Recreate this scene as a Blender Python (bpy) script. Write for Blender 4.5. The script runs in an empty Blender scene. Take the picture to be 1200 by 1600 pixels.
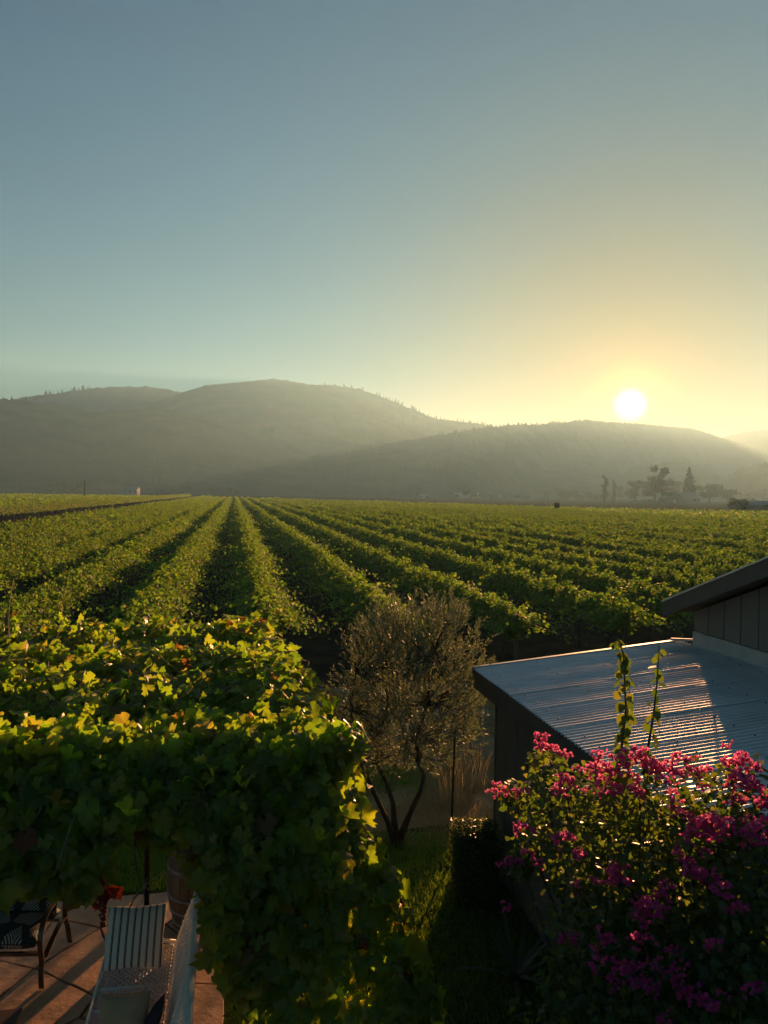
import bpy, math, random
import numpy as np
from mathutils import Vector, Matrix, noise

random.seed(7)
RNG = np.random.default_rng(7)
sc = bpy.context.scene
COL = sc.collection
R = math.radians

# ------------------------------------------------------------------ camera
FPX, CX, CY = 1200.0, 600.0, 800.0           # focal length in photo pixels, picture centre
PITCH, ROLL, HCAM = R(1.385), R(0.8), 4.5
CAM = Vector((0, 0, HCAM))
_F = Vector((0, math.cos(PITCH), -math.sin(PITCH)))
_R0 = Vector((1, 0, 0)); _U0 = Vector((0, math.sin(PITCH), math.cos(PITCH)))
_RC = _R0 * math.cos(ROLL) + _U0 * math.sin(ROLL)
_UC = -_R0 * math.sin(ROLL) + _U0 * math.cos(ROLL)
cd = bpy.data.cameras.new('camera'); cam = bpy.data.objects.new('camera', cd); COL.objects.link(cam)
cd.sensor_fit = 'HORIZONTAL'; cd.sensor_width = 36.0; cd.lens = 36.0
cd.clip_start = 0.1; cd.clip_end = 60000
m = Matrix((_RC, _UC, -_F)).transposed().to_4x4(); m.translation = CAM
cam.matrix_world = m
sc.camera = cam

def ray(px, py):
    return (_F + _RC * ((px - CX) / FPX) + _UC * ((CY - py) / FPX))
def on_z(px, py, z=0.0):                     # where the view ray meets a level
    r = ray(px, py); return CAM + r * ((z - HCAM) / r.z)
def at(px, py, Y):                           # the point of a view ray at distance Y ahead
    r = ray(px, py); return CAM + r * (Y / r.y)
def project(p):
    d = Vector(p) - CAM; w = d.dot(_F)
    return (CX + FPX * d.dot(_RC) / w, CY - FPX * d.dot(_UC) / w, w)

# ------------------------------------------------------------------ light
SUN = ray(985, 633).normalized()
SUN_EL = math.asin(SUN.z); SUN_AZ = math.atan2(SUN.x, SUN.y)
w = bpy.data.worlds.new('World'); sc.world = w; w.use_nodes = True
nt = w.node_tree; nt.nodes.clear()
def N(nt, t, **kw):
    n = nt.nodes.new(t)
    for k, v in kw.items():
        if k.startswith('i_'): n.inputs[k[2:].replace('_', ' ')].default_value = v
        else: setattr(n, k, v)
    return n
out = N(nt, 'ShaderNodeOutputWorld'); bg = N(nt, 'ShaderNodeBackground')
sky = N(nt, 'ShaderNodeTexSky', sky_type='NISHITA', sun_disc=False)
sky.sun_elevation = SUN_EL; sky.sun_rotation = SUN_AZ
sky.altitude = 60; sky.air_density = 1.0; sky.dust_density = 0.0; sky.ozone_density = 1.5
bg.inputs['Strength'].default_value = 0.05
tint = N(nt, 'ShaderNodeMix', data_type='RGBA', blend_type='MULTIPLY'); tint.inputs['Factor'].default_value = 1
wv = N(nt, 'ShaderNodeTexCoord'); wm = N(nt, 'ShaderNodeMapping'); wm.inputs['Scale'].default_value = (1.2, 1.2, 7.0); wm.inputs['Rotation'].default_value = (0, .12, 0)
wn = N(nt, 'ShaderNodeTexNoise'); wn.inputs['Scale'].default_value = 2.2; wn.inputs['Detail'].default_value = 4
nt.links.new(wv.outputs['Generated'], wm.inputs[0]); nt.links.new(wm.outputs[0], wn.inputs['Vector'])       # faint uneven haze bands all over the sky
wr = N(nt, 'ShaderNodeMapRange'); wr.inputs['From Min'].default_value = .3; wr.inputs['From Max'].default_value = .7; wr.inputs['To Min'].default_value = .96; wr.inputs['To Max'].default_value = 1.05
nt.links.new(wn.outputs['Fac'], wr.inputs['Value'])
wx = N(nt, 'ShaderNodeVectorMath', operation='SCALE'); nt.links.new(sky.outputs[0], wx.inputs[0]); nt.links.new(wr.outputs[0], wx.inputs['Scale'])
nt.links.new(wx.outputs[0], tint.inputs['A']); tint.inputs['B'].default_value = (0.49, 0.66, 0.66, 1)
tc = N(nt, 'ShaderNodeTexCoord'); nrm = N(nt, 'ShaderNodeVectorMath', operation='NORMALIZE')
dot = N(nt, 'ShaderNodeVectorMath', operation='DOT_PRODUCT'); dot.inputs[1].default_value = SUN
nt.links.new(tc.outputs['Generated'], nrm.inputs[0]); nt.links.new(nrm.outputs[0], dot.inputs[0])
clampd = N(nt, 'ShaderNodeMath', operation='MAXIMUM'); clampd.inputs[1].default_value = 0
nt.links.new(dot.outputs['Value'], clampd.inputs[0])
warm = N(nt, 'ShaderNodeMix', data_type='RGBA', blend_type='MIX')      # low sun: air reddens light near it
wp = N(nt, 'ShaderNodeMath', operation='POWER'); wp.inputs[1].default_value = 20.0
nt.links.new(clampd.outputs[0], wp.inputs[0]); nt.links.new(wp.outputs[0], warm.inputs['Factor'])
warm.inputs['A'].default_value = (0.12, 0.43, 0.63, 1); warm.inputs['B'].default_value = (0.55, 0.22, 0.0, 1)
nt.links.new(warm.outputs['Result'], tint.inputs['B'])
last = tint.outputs['Result']
def add_glow(last, power, col):              # the aureole that hazy air draws round the sun
    p = N(nt, 'ShaderNodeMath', operation='POWER'); p.inputs[1].default_value = power
    nt.links.new(clampd.outputs[0], p.inputs[0])
    a = N(nt, 'ShaderNodeMix', data_type='RGBA', blend_type='ADD'); a.clamp_result = False
    nt.links.new(p.outputs[0], a.inputs['Factor']); nt.links.new(last, a.inputs['A'])
    a.inputs['B'].default_value = (*col, 1)
    return a.outputs['Result']
last = add_glow(last, 45, (1.2, 0.42, 0.0))
last = add_glow(last, 420, (3.0, 1.6, 0.15))
last = add_glow(last, 2600, (16, 11, 2.0))
disc = N(nt, 'ShaderNodeMapRange', interpolation_type='SMOOTHSTEP')
disc.inputs['From Min'].default_value = math.cos(R(1.38)); disc.inputs['From Max'].default_value = math.cos(R(0.20))
nt.links.new(dot.outputs['Value'], disc.inputs['Value'])
a = N(nt, 'ShaderNodeMix', data_type='RGBA', blend_type='ADD'); a.clamp_result = False
nt.links.new(disc.outputs[0], a.inputs['Factor']); nt.links.new(last, a.inputs['A']); a.inputs['B'].default_value = (46, 34, 14, 1)
nt.links.new(a.outputs['Result'], bg.inputs['Color']); nt.links.new(bg.outputs[0], out.inputs['Surface'])

sd = bpy.data.lights.new('sun_lamp', 'SUN'); sd.energy = 4.2; sd.angle = R(0.53); sd.color = (1.0, 0.66, 0.36)
so = bpy.data.objects.new('sun_lamp', sd); COL.objects.link(so)
so.rotation_mode = 'QUATERNION'; so.rotation_quaternion = (SUN + Vector((0, 0, .008))).to_track_quat('Z', 'Y')
so.location = (0, 0, 50)

vs = sc.view_settings
vs.view_transform = 'Standard'; vs.look = 'None'; vs.exposure = 1.3; vs.gamma = 1.0; vs.use_curve_mapping = False
sc.render.engine = 'CYCLES'
sc.cycles.use_denoising = True
sc.cycles.max_bounces = 8; sc.cycles.transmission_bounces = 6; sc.cycles.diffuse_bounces = 4; sc.cycles.glossy_bounces = 3
sc.cycles.volume_bounces = 1

HAZE_DENSITY = 2.8e-4
HAZE_COLOR = (0.36, 0.70, 1.0)
HAZE_G = 0.41

# ------------------------------------------------------------------ frame of the place: d along the vine rows, q to their right side
_rv = ray(366, 768); _rv.z = 0; _rv.normalize()
D = _rv.copy(); P = Vector((D.y, -D.x, 0)); K = Vector((0, 0, 1))
def W(q, d, z=0.0): return P * q + D * d + K * z
def qd(p): return (Vector(p).dot(P), Vector(p).dot(D))

# ------------------------------------------------------------------ object helpers
def put(o, parent=None):
    COL.objects.link(o)
    if parent is not None: o.parent = parent
    return o
def tag(o, label=None, cat=None, group=None, kind=None):
    if label: o['label'] = label
    if cat: o['category'] = cat
    if group: o['group'] = group
    if kind: o['kind'] = kind
    return o
def empty(name, loc=(0, 0, 0), label=None, cat=None, group=None):
    o = bpy.data.objects.new(name, None); o.empty_display_size = 0.2; put(o); o.location = loc
    o['base'] = list(loc); del o['base']
    return tag(o, label, cat, group)
def np_mesh(name, v, f, smooth=False):
    v = np.asarray(v, dtype=np.float32); f = np.asarray(f, dtype=np.int32)
    me = bpy.data.meshes.new(name); k = f.shape[1]
    me.vertices.add(len(v)); me.vertices.foreach_set('co', v.ravel())
    me.loops.add(f.size); me.loops.foreach_set('vertex_index', f.ravel())
    me.polygons.add(len(f)); me.polygons.foreach_set('loop_start', np.arange(0, f.size, k, dtype=np.int32))
    me.polygons.foreach_set('loop_total', np.full(len(f), k, dtype=np.int32))
    if smooth: me.polygons.foreach_set('use_smooth', np.ones(len(f), dtype=bool))
    me.update(calc_edges=True); me.validate()
    return me
def obj(name, me, mat=None, parent=None, rel=True):
    """one mesh object; coordinates are world ones, shifted to the parent's base"""
    if mat is not None and not me.materials: me.materials.append(mat)
    o = bpy.data.objects.new(name, me); put(o, parent)
    if parent is not None and rel:
        o.matrix_parent_inverse = Matrix.Translation(-abs_loc(parent))
    return o
def abs_loc(o):
    v = Vector((0, 0, 0))
    while o is not None:
        v += o.location + (o.matrix_parent_inverse.translation if o.parent is not None else Vector((0, 0, 0))); o = o.parent
    return v

class MB:
    def __init__(s): s.v = []; s.f = []; s.sm = []
    def add(s, vs_, fs, smooth=False):
        b = len(s.v); s.v += [tuple(p) for p in vs_]
        for f in fs: s.f.append([i + b for i in f]); s.sm.append(smooth)
        return s
    def box(s, o, ax, ay, az):
        """corner o and three edge vectors"""
        o, ax, ay, az = map(Vector, (o, ax, ay, az))
        p = [o, o + ax, o + ax + ay, o + ay]; p += [q + az for q in p]
        return s.add(p, [(3, 2, 1, 0), (4, 5, 6, 7), (0, 1, 5, 4), (1, 2, 6, 5), (2, 3, 7, 6), (3, 0, 4, 7)])
    def bar(s, a, b, w_, h, up=(0, 0, 1)):
        a, b, up = Vector(a), Vector(b), Vector(up); d = (b - a).normalized()
        x = d.cross(up)
        if x.length < 1e-4: x = d.cross(Vector((1, 0, 0)))
        x.normalize(); z = x.cross(d).normalized()
        return s.box(a - x * w_ / 2 - z * h / 2, b - a, x * w_, z * h)
    def tube(s, pts, rad, n=8, caps=True, smooth=True):
        pts = [Vector(p) for p in pts]
        if not hasattr(rad, '__len__'): rad = [rad] * len(pts)
        ring = []; prev = None
        for i, p in enumerate(pts):
            t = (pts[min(i + 1, len(pts) - 1)] - pts[max(i - 1, 0)])
            t = t.normalized() if t.length > 1e-9 else Vector((0, 0, 1))
            if prev is None:
                x = t.cross(Vector((0.3, 0.9, 0.1)) if abs(t.z) > 0.9 else Vector((0, 0, 1)))
            else: x = prev - t * prev.dot(t)
            x.normalize(); prev = x; y = t.cross(x)
            ring.append([p + (x * math.cos(2 * math.pi * k / n) + y * math.sin(2 * math.pi * k / n)) * rad[i] for k in range(n)])
        vs_ = [q for r in ring for q in r]; fs = []
        for i in range(len(pts) - 1):
            for k in range(n):
                a_, b_ = i * n + k, i * n + (k + 1) % n
                fs.append((a_, b_, b_ + n, a_ + n))
        s.add(vs_, fs, smooth)
        if caps:
            b = len(s.v) - len(vs_)
            s.f.append([b + k for k in range(n)][::-1]); s.sm.append(False)
            s.f.append([b + (len(pts) - 1) * n + k for k in range(n)]); s.sm.append(False)
        return s
    def lathe(s, c, prof, n=24, smooth=True, caps=True):
        c = Vector(c); vs_ = []; fs = []
        for r, z in prof:
            for k in range(n):
                a_ = 2 * math.pi * k / n; vs_.append(c + Vector((r * math.cos(a_), r * math.sin(a_), z)))
        for i in range(len(prof) - 1):
            for k in range(n):
                a_, b_ = i * n + k, i * n + (k + 1) % n
                fs.append((a_, b_, b_ + n, a_ + n))
        s.add(vs_, fs, smooth)
        if caps:
            b = len(s.v) - len(vs_)
            s.f.append([b + k for k in range(n)][::-1]); s.sm.append(False)
            s.f.append([b + (len(prof) - 1) * n + k for k in range(n)]); s.sm.append(False)
        return s
    def prism(s, poly, ext):
        poly = [Vector(p) for p in poly]; ext = Vector(ext); n = len(poly)
        fs = [tuple(range(n))[::-1], tuple(range(n, 2 * n))] + [(k, (k + 1) % n, (k + 1) % n + n, k + n) for k in range(n)]
        return s.add(poly + [p + ext for p in poly], fs)
    def mesh(s, name):
        me = bpy.data.meshes.new(name); me.from_pydata(s.v, [], s.f)
        me.polygons.foreach_set('use_smooth', s.sm); me.update(); return me
    def build(s, name, mat, parent=None):
        return obj(name, s.mesh(name), mat, parent)

def bevel(o, width, seg=2):
    b = o.modifiers.new('bevel', 'BEVEL'); b.width = width; b.segments = seg; b.limit_method = 'ANGLE'; return o

# ------------------------------------------------------------------ materials
def new_mat(name):
    mt = bpy.data.materials.new(name); mt.use_nodes = True; t = mt.node_tree; t.nodes.clear()
    o = N(t, 'ShaderNodeOutputMaterial'); return mt, t, o
def ramp(t, src, stops, interp='LINEAR'):
    r = N(t, 'ShaderNodeValToRGB'); r.color_ramp.interpolation = interp
    e = r.color_ramp.elements
    while len(e) < len(stops): e.new(0.5)
    for el, (p, c) in zip(e, stops): el.position = p; el.color = (*c, 1)
    t.links.new(src, r.inputs[0]); return r.outputs[0]
def noise_n(t, scale, detail=4, rough=0.6, coord='Object', stretch=None):
    c = N(t, 'ShaderNodeTexCoord'); n = N(t, 'ShaderNodeTexNoise')
    n.inputs['Scale'].default_value = scale; n.inputs['Detail'].default_value = detail; n.inputs['Roughness'].default_value = rough
    src = c.outputs[coord]
    if stretch:
        mp = N(t, 'ShaderNodeMapping'); mp.inputs['Scale'].default_value = stretch
        t.links.new(src, mp.inputs[0]); src = mp.outputs[0]
    t.links.new(src, n.inputs['Vector']); return n.outputs['Fac']
def bump_n(t, src, strength, dist):
    b = N(t, 'ShaderNodeBump'); b.inputs['Strength'].default_value = strength; b.inputs['Distance'].default_value = dist
    t.links.new(src, b.inputs['Height']); return b.outputs[0]
def surf(name, stops, scale=3.0, rough=0.8, metal=0.0, bump=0.3, bdist=0.01, bscale=None, stretch=None, spec=0.4, detail=5):
    """noise-coloured, bumped surface"""
    mt, t, o = new_mat(name); p = N(t, 'ShaderNodeBsdfPrincipled')
    f = noise_n(t, scale, detail, stretch=stretch)
    t.links.new(ramp(t, f, stops), p.inputs['Base Color'])
    p.inputs['Roughness'].default_value = rough; p.inputs['Metallic'].default_value = metal
    p.inputs['Specular IOR Level'].default_value = spec
    if bump: t.links.new(bump_n(t, noise_n(t, bscale or scale * 4, 4, stretch=stretch), bump, bdist), p.inputs['Normal'])
    t.links.new(p.outputs[0], o.inputs[0]); return mt
def leaf_mat(name, stops, tstops, trans=0.45, rough=0.45, spec=0.5):
    """leaf blades: glossy skin over a see-through blade, tone varying leaf by leaf"""
    mt, t, o = new_mat(name); p = N(t, 'ShaderNodeBsdfPrincipled'); tr = N(t, 'ShaderNodeBsdfTranslucent')
    g = N(t, 'ShaderNodeNewGeometry'); oi = N(t, 'ShaderNodeObjectInfo')
    ad = N(t, 'ShaderNodeMath', operation='ADD'); fr = N(t, 'ShaderNodeMath', operation='FRACT')
    t.links.new(g.outputs['Random Per Island'], ad.inputs[0]); t.links.new(oi.outputs['Random'], ad.inputs[1]); t.links.new(ad.outputs[0], fr.inputs[0])
    t.links.new(ramp(t, fr.outputs[0], stops), p.inputs['Base Color'])
    t.links.new(ramp(t, fr.outputs[0], tstops), tr.inputs['Color'])
    p.inputs['Roughness'].default_value = rough; p.inputs['Specular IOR Level'].default_value = spec
    mx = N(t, 'ShaderNodeMixShader'); mx.inputs[0].default_value = trans
    t.links.new(p.outputs[0], mx.inputs[1]); t.links.new(tr.outputs[0], mx.inputs[2]); t.links.new(mx.outputs[0], o.inputs[0])
    return mt

M = {}
M['soil'] = surf('soil', [(0.3, (.050, .036, .024)), (0.7, (.10, .075, .048))], 1.2, 0.95, bump=0.6, bdist=.05, bscale=9, spec=0.0)
M['dry'] = surf('dry_ground', [(0.3, (.22, .16, .09)), (0.55, (.38, .28, .16)), (0.75, (.26, .20, .10))], 1.6, 0.95, bump=0.7, bdist=.05, bscale=14, spec=0.0)
M['lawn'] = surf('lawn_ground', [(0.3, (.03, .045, .014)), (0.7, (.05, .08, .022))], 3, 0.95, bump=0.6, bdist=.03, bscale=40, spec=0.0)
M['field'] = surf('pale_field', [(0.3, (.045, .055, .026)), (0.7, (.07, .075, .035))], .01, 0.95, bump=0, spec=0.0)
M['green_field'] = surf('green_field', [(0.3, (.06, .10, .03)), (0.7, (.09, .13, .04))], .02, 0.95, bump=0, spec=0.0)
M['joint'] = surf('joint_sand', [(0.3, (.05, .035, .025)), (0.7, (.09, .06, .04))], 8, 0.95)
M['forest'] = surf('forest', [(0.35, (.03, .042, .02)), (0.65, (.09, .085, .045))], .012, 0.95, bump=.5, bdist=8, bscale=.05, spec=0.0)
M['siding'] = surf('dark_siding', [(0.3, (.105, .11, .095)), (0.7, (.14, .142, .12))], 2.5, 0.75, bump=.25, bdist=.004, bscale=30, stretch=(1, 1, .12))
M['siding_b'] = surf('brown_grey_siding', [(0.3, (.17, .145, .12)), (0.7, (.21, .18, .145))], 2.5, 0.75, bump=.25, bdist=.004, bscale=30, stretch=(1, 1, .12))
M['fascia'] = surf('fascia_paint', [(0.3, (.075, .068, .058)), (0.7, (.11, .095, .08))], 3, 0.6, bump=.2, bdist=.003)
M['flashing'] = surf('galvanised_flashing', [(0.3, (.34, .35, .35)), (0.7, (.48, .48, .46))], 4, 0.5, metal=.5, bump=.1, bdist=.003)
M['black_metal'] = surf('black_metal', [(0.3, (.012, .012, .012)), (0.7, (.03, .028, .026))], 6, 0.5, metal=.6, bump=.1, bdist=.002)
M['bronze'] = surf('brown_metal', [(0.3, (.07, .05, .035)), (0.7, (.12, .09, .065))], 8, 0.38, metal=.7, bump=.05, bdist=.002)
M['bark'] = surf('bark', [(0.3, (.035, .028, .02)), (0.7, (.09, .075, .055))], 12, 0.95, bump=.8, bdist=.02, bscale=30, stretch=(1, 1, .3))
M['cane'] = surf('vine_cane', [(0.3, (.10, .065, .03)), (0.7, (.17, .11, .05))], 9, 0.8, bump=.4, bdist=.01)
M['timber'] = surf('old_timber', [(0.3, (.06, .045, .032)), (0.7, (.12, .09, .065))], 4, 0.85, bump=.4, bdist=.006, bscale=20, stretch=(1, 1, .3))
M['oak'] = surf('oak_staves', [(0.3, (.12, .085, .06)), (0.7, (.22, .165, .115))], 7, 0.75, bump=.5, bdist=.006, bscale=24, stretch=(1, 1, .1))
M['steel'] = surf('hoop_steel', [(0.3, (.22, .21, .19)), (0.7, (.34, .33, .31))], 9, 0.5, metal=.7, bump=.1, bdist=.002)
M['panel'] = surf('pale_roof_panel', [(0.3, (.42, .44, .46)), (0.7, (.55, .57, .58))], 2, 0.5, bump=.1)
M['wicker'] = surf('white_wicker', [(0.3, (.66, .63, .57)), (0.7, (.80, .77, .70))], 14, 0.55, bump=.3, bdist=.003)
M['tan_cloth'] = surf('tan_cloth', [(0.3, (.44, .27, .15)), (0.7, (.54, .34, .20))], 6, 0.95, bump=.3, bdist=.003, bscale=180)
M['dark_cloth'] = surf('dark_cloth', [(0.3, (.035, .025, .04)), (0.7, (.06, .045, .065))], 6, 0.95, bump=.3, bdist=.003, bscale=180)
M['dark_wood'] = surf('dark_wood', [(0.3, (.045, .022, .014)), (0.7, (.085, .04, .026))], 4, 0.5, bump=.2, bdist=.003, stretch=(1, .2, 1))
M['stone'] = None
M['white_paint'] = surf('white_paint', [(0.3, (.34, .33, .3)), (0.7, (.42, .41, .38))], .3, 0.7, bump=0)
M['house_wall'] = surf('house_wall', [(0.3, (.20, .15, .11)), (0.7, (.28, .21, .15))], .5, 0.8, bump=0)
M['house_roof'] = surf('house_roof', [(0.3, (.26, .23, .22)), (0.7, (.36, .32, .30))], .5, 0.7, bump=0)
M['dark_glass'] = surf('dark_glass', [(0.3, (.01, .012, .012)), (0.7, (.02, .022, .022))], .5, 0.15, bump=0)
M['grape_leaf'] = leaf_mat('grape_leaf', [(0, (.095, .105, .008)), (.55, (.125, .130, .010)), (.88, (.16, .145, .012)), (.97, (.20, .17, .03)), (.995, (.15, .05, .02))],
                           [(0, (.28, .54, .02)), (.45, (.42, .66, .02)), (.82, (.56, .70, .03)), (.97, (.70, .60, .04)), (.99, (.4, .16, .03))], .55, .40)
M['vine_leaf'] = leaf_mat('vineyard_leaf', [(0, (.050, .090, .020)), (.6, (.068, .115, .026)), (.9, (.09, .125, .028)), (1, (.12, .12, .025))],
                          [(0, (.17, .38, .02)), (.6, (.26, .47, .025)), (.9, (.36, .50, .03)), (1, (.48, .48, .03))], .5, .6, .3)
M['olive_leaf'] = leaf_mat('olive_leaf', [(0, (.09, .15, .09)), (.6, (.14, .20, .14)), (1, (.22, .30, .23))],
                           [(0, (.20, .25, .08)), (1, (.30, .34, .14))], .35, .5, .35)
M['boug_leaf'] = leaf_mat('shrub_leaf', [(0, (.018, .040, .010)), (.7, (.035, .062, .014)), (1, (.06, .08, .018))],
                          [(0, (.14, .28, .02)), (.7, (.26, .38, .03)), (1, (.42, .42, .04))], .45, .45)
M['bract'] = leaf_mat('bract', [(0, (.42, .025, .16)), (.5, (.40, .025, .21)), (1, (.30, .02, .28))],
                      [(0, (1.0, .26, .42)), (.5, (1.0, .28, .50)), (1, (.9, .18, .62))], .6, .6, .2)
M['box_leaf'] = leaf_mat('box_leaf', [(0, (.02, .04, .010)), (1, (.045, .075, .016))], [(0, (.12, .22, .02)), (1, (.25, .32, .03))], .35, .4)
M['grass'] = leaf_mat('grass_blade', [(0, (.045, .085, .018)), (1, (.085, .13, .03))], [(0, (.18, .36, .02)), (1, (.34, .48, .04))], .5, .5)
M['straw'] = leaf_mat('straw_blade', [(0, (.26, .20, .10)), (1, (.44, .36, .21))], [(0, (.36, .27, .12)), (1, (.55, .43, .22))], .4, .7, .2)
M['tree_leaf'] = leaf_mat('tree_leaf', [(0, (.03, .042, .018)), (1, (.06, .075, .03))], [(0, (.08, .11, .03)), (1, (.13, .16, .04))], .3, .6)
M['conifer'] = leaf_mat('needle', [(0, (.03, .035, .018)), (1, (.055, .055, .028))], [(0, (.05, .06, .02)), (1, (.08, .09, .03))], .2, .7)
M['red_leaf'] = leaf_mat('red_leaf', [(0, (.14, .02, .012)), (1, (.22, .04, .016))], [(0, (.28, .03, .015)), (1, (.4, .07, .02))], .4, .5)
M['strap'] = leaf_mat('strap_leaf', [(0, (.06, .08, .05)), (1, (.12, .14, .09))], [(0, (.1, .16, .05)), (1, (.16, .2, .07))], .25, .4)

def corrugated_mat():
    mt, t, o = new_mat('corrugated_steel'); p = N(t, 'ShaderNodeBsdfPrincipled')
    f = noise_n(t, 2.2, 6, .65); t.links.new(ramp(t, f, [(.25, (.62, .60, .55)), (.5, (.80, .77, .71)), (.8, (.86, .83, .77))]), p.inputs['Base Color'])
    t.links.new(ramp(t, noise_n(t, 5, 5, .7), [(.3, (.44, .44, .44)), (.7, (.6, .6, .6))]), p.inputs['Roughness'])
    p.inputs['Metallic'].default_value = .6
    t.links.new(p.outputs[0], o.inputs[0]); return mt
M['corrugated'] = corrugated_mat()
def stone_mat():
    mt, t, o = new_mat('flagstone'); p = N(t, 'ShaderNodeBsdfPrincipled'); oi = N(t, 'ShaderNodeObjectInfo')
    base = ramp(t, oi.outputs['Random'], [(0, (.42, .22, .12)), (.35, (.48, .28, .15)), (.7, (.44, .27, .17)), (1, (.48, .33, .22))])
    f = ramp(t, noise_n(t, 2.4, 6, .7), [(.25, (.6, .56, .52)), (.5, (.95, .95, .95)), (.75, (1.25, 1.2, 1.12))])
    mx = N(t, 'ShaderNodeMix', data_type='RGBA', blend_type='MULTIPLY'); mx.inputs['Factor'].default_value = 1
    t.links.new(base, mx.inputs['A']); t.links.new(f, mx.inputs['B']); t.links.new(mx.outputs['Result'], p.inputs['Base Color'])
    p.inputs['Roughness'].default_value = .62
    t.links.new(bump_n(t, noise_n(t, 5, 7, .65), .7, .02), p.inputs['Normal'])
    t.links.new(p.outputs[0], o.inputs[0]); return mt
M['stone'] = stone_mat()
def striped_mat():
    mt, t, o = new_mat('striped_cloth'); p = N(t, 'ShaderNodeBsdfPrincipled'); c = N(t, 'ShaderNodeTexCoord')
    s = N(t, 'ShaderNodeSeparateXYZ'); t.links.new(c.outputs['Object'], s.inputs[0])
    fr = N(t, 'ShaderNodeMath', operation='MULTIPLY'); fr.inputs[1].default_value = 1 / .058; t.links.new(s.outputs['X'], fr.inputs[0])
    f2 = N(t, 'ShaderNodeMath', operation='FRACT'); t.links.new(fr.outputs[0], f2.inputs[0])
    col = ramp(t, f2.outputs[0], [(0, (.80, .72, .60)), (.60, (.06, .065, .075)), (.68, (.80, .72, .60)), (.72, (.06, .065, .075)), (.92, (.80, .72, .60))], 'CONSTANT')
    t.links.new(col, p.inputs['Base Color']); p.inputs['Roughness'].default_value = .95
    t.links.new(bump_n(t, noise_n(t, 150, 3), .25, .003), p.inputs['Normal'])
    t.links.new(p.outputs[0], o.inputs[0]); return mt
M['striped'] = striped_mat()
def fern_mat():
    """printed cloth: pale fern fronds on charcoal, one frond per cell with slanting leaflets on both sides of its rib"""
    mt, t, o = new_mat('fern_print'); p = N(t, 'ShaderNodeBsdfPrincipled'); c = N(t, 'ShaderNodeTexCoord')
    vor = N(t, 'ShaderNodeTexVoronoi', voronoi_dimensions='2D'); vor.inputs['Scale'].default_value = 4.2; vor.inputs['Randomness'].default_value = .8
    t.links.new(c.outputs['UV'], vor.inputs['Vector'])
    sub = N(t, 'ShaderNodeVectorMath', operation='SUBTRACT'); t.links.new(c.outputs['UV'], sub.inputs[0]); t.links.new(vor.outputs['Position'], sub.inputs[1])
    sx = N(t, 'ShaderNodeSeparateColor'); t.links.new(vor.outputs['Color'], sx.inputs[0])
    ang = N(t, 'ShaderNodeMath', operation='MULTIPLY_ADD'); ang.inputs[1].default_value = 1.8; ang.inputs[2].default_value = -.9; t.links.new(sx.outputs[0], ang.inputs[0])
    rot = N(t, 'ShaderNodeVectorRotate', rotation_type='Z_AXIS'); t.links.new(sub.outputs[0], rot.inputs['Vector']); t.links.new(ang.outputs[0], rot.inputs['Angle'])
    s = N(t, 'ShaderNodeSeparateXYZ'); t.links.new(rot.outputs[0], s.inputs[0])
    ab = N(t, 'ShaderNodeMath', operation='ABSOLUTE'); t.links.new(s.outputs['X'], ab.inputs[0])
    pw = N(t, 'ShaderNodeMath', operation='POWER'); pw.inputs[1].default_value = .75; t.links.new(ab.outputs[0], pw.inputs[0])
    mu = N(t, 'ShaderNodeMath', operation='MULTIPLY_ADD'); mu.inputs[1].default_value = -.55; t.links.new(pw.outputs[0], mu.inputs[0]); t.links.new(s.outputs['Y'], mu.inputs[2])
    fq = N(t, 'ShaderNodeMath', operation='MULTIPLY'); fq.inputs[1].default_value = 34; t.links.new(mu.outputs[0], fq.inputs[0])
    fr = N(t, 'ShaderNodeMath', operation='FRACT'); t.links.new(fq.outputs[0], fr.inputs[0])
    stripe = N(t, 'ShaderNodeMath', operation='GREATER_THAN'); stripe.inputs[1].default_value = .45; t.links.new(fr.outputs[0], stripe.inputs[0])
    tap = N(t, 'ShaderNodeMath', operation='MULTIPLY_ADD'); tap.inputs[1].default_value = .55; t.links.new(s.outputs['Y'], tap.inputs[0]); t.links.new(ab.outputs[0], tap.inputs[2])
    dist = N(t, 'ShaderNodeMath', operation='LESS_THAN'); dist.inputs[1].default_value = .072; t.links.new(tap.outputs[0], dist.inputs[0])
    mk = N(t, 'ShaderNodeMath', operation='MULTIPLY'); t.links.new(stripe.outputs[0], mk.inputs[0]); t.links.new(dist.outputs[0], mk.inputs[1])
    frond = ramp(t, sx.outputs[1], [(0, (.36, .31, .25)), (.4, (.27, .31, .28)), (.7, (.42, .38, .32))], 'CONSTANT')
    mx = N(t, 'ShaderNodeMix', data_type='RGBA'); t.links.new(mk.outputs[0], mx.inputs['Factor']); mx.inputs['A'].default_value = (.022, .022, .024, 1)
    t.links.new(frond, mx.inputs['B']); t.links.new(mx.outputs['Result'], p.inputs['Base Color']); p.inputs['Roughness'].default_value = .95
    t.links.new(p.outputs[0], o.inputs[0]); return mt
M['fern'] = fern_mat()

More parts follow.
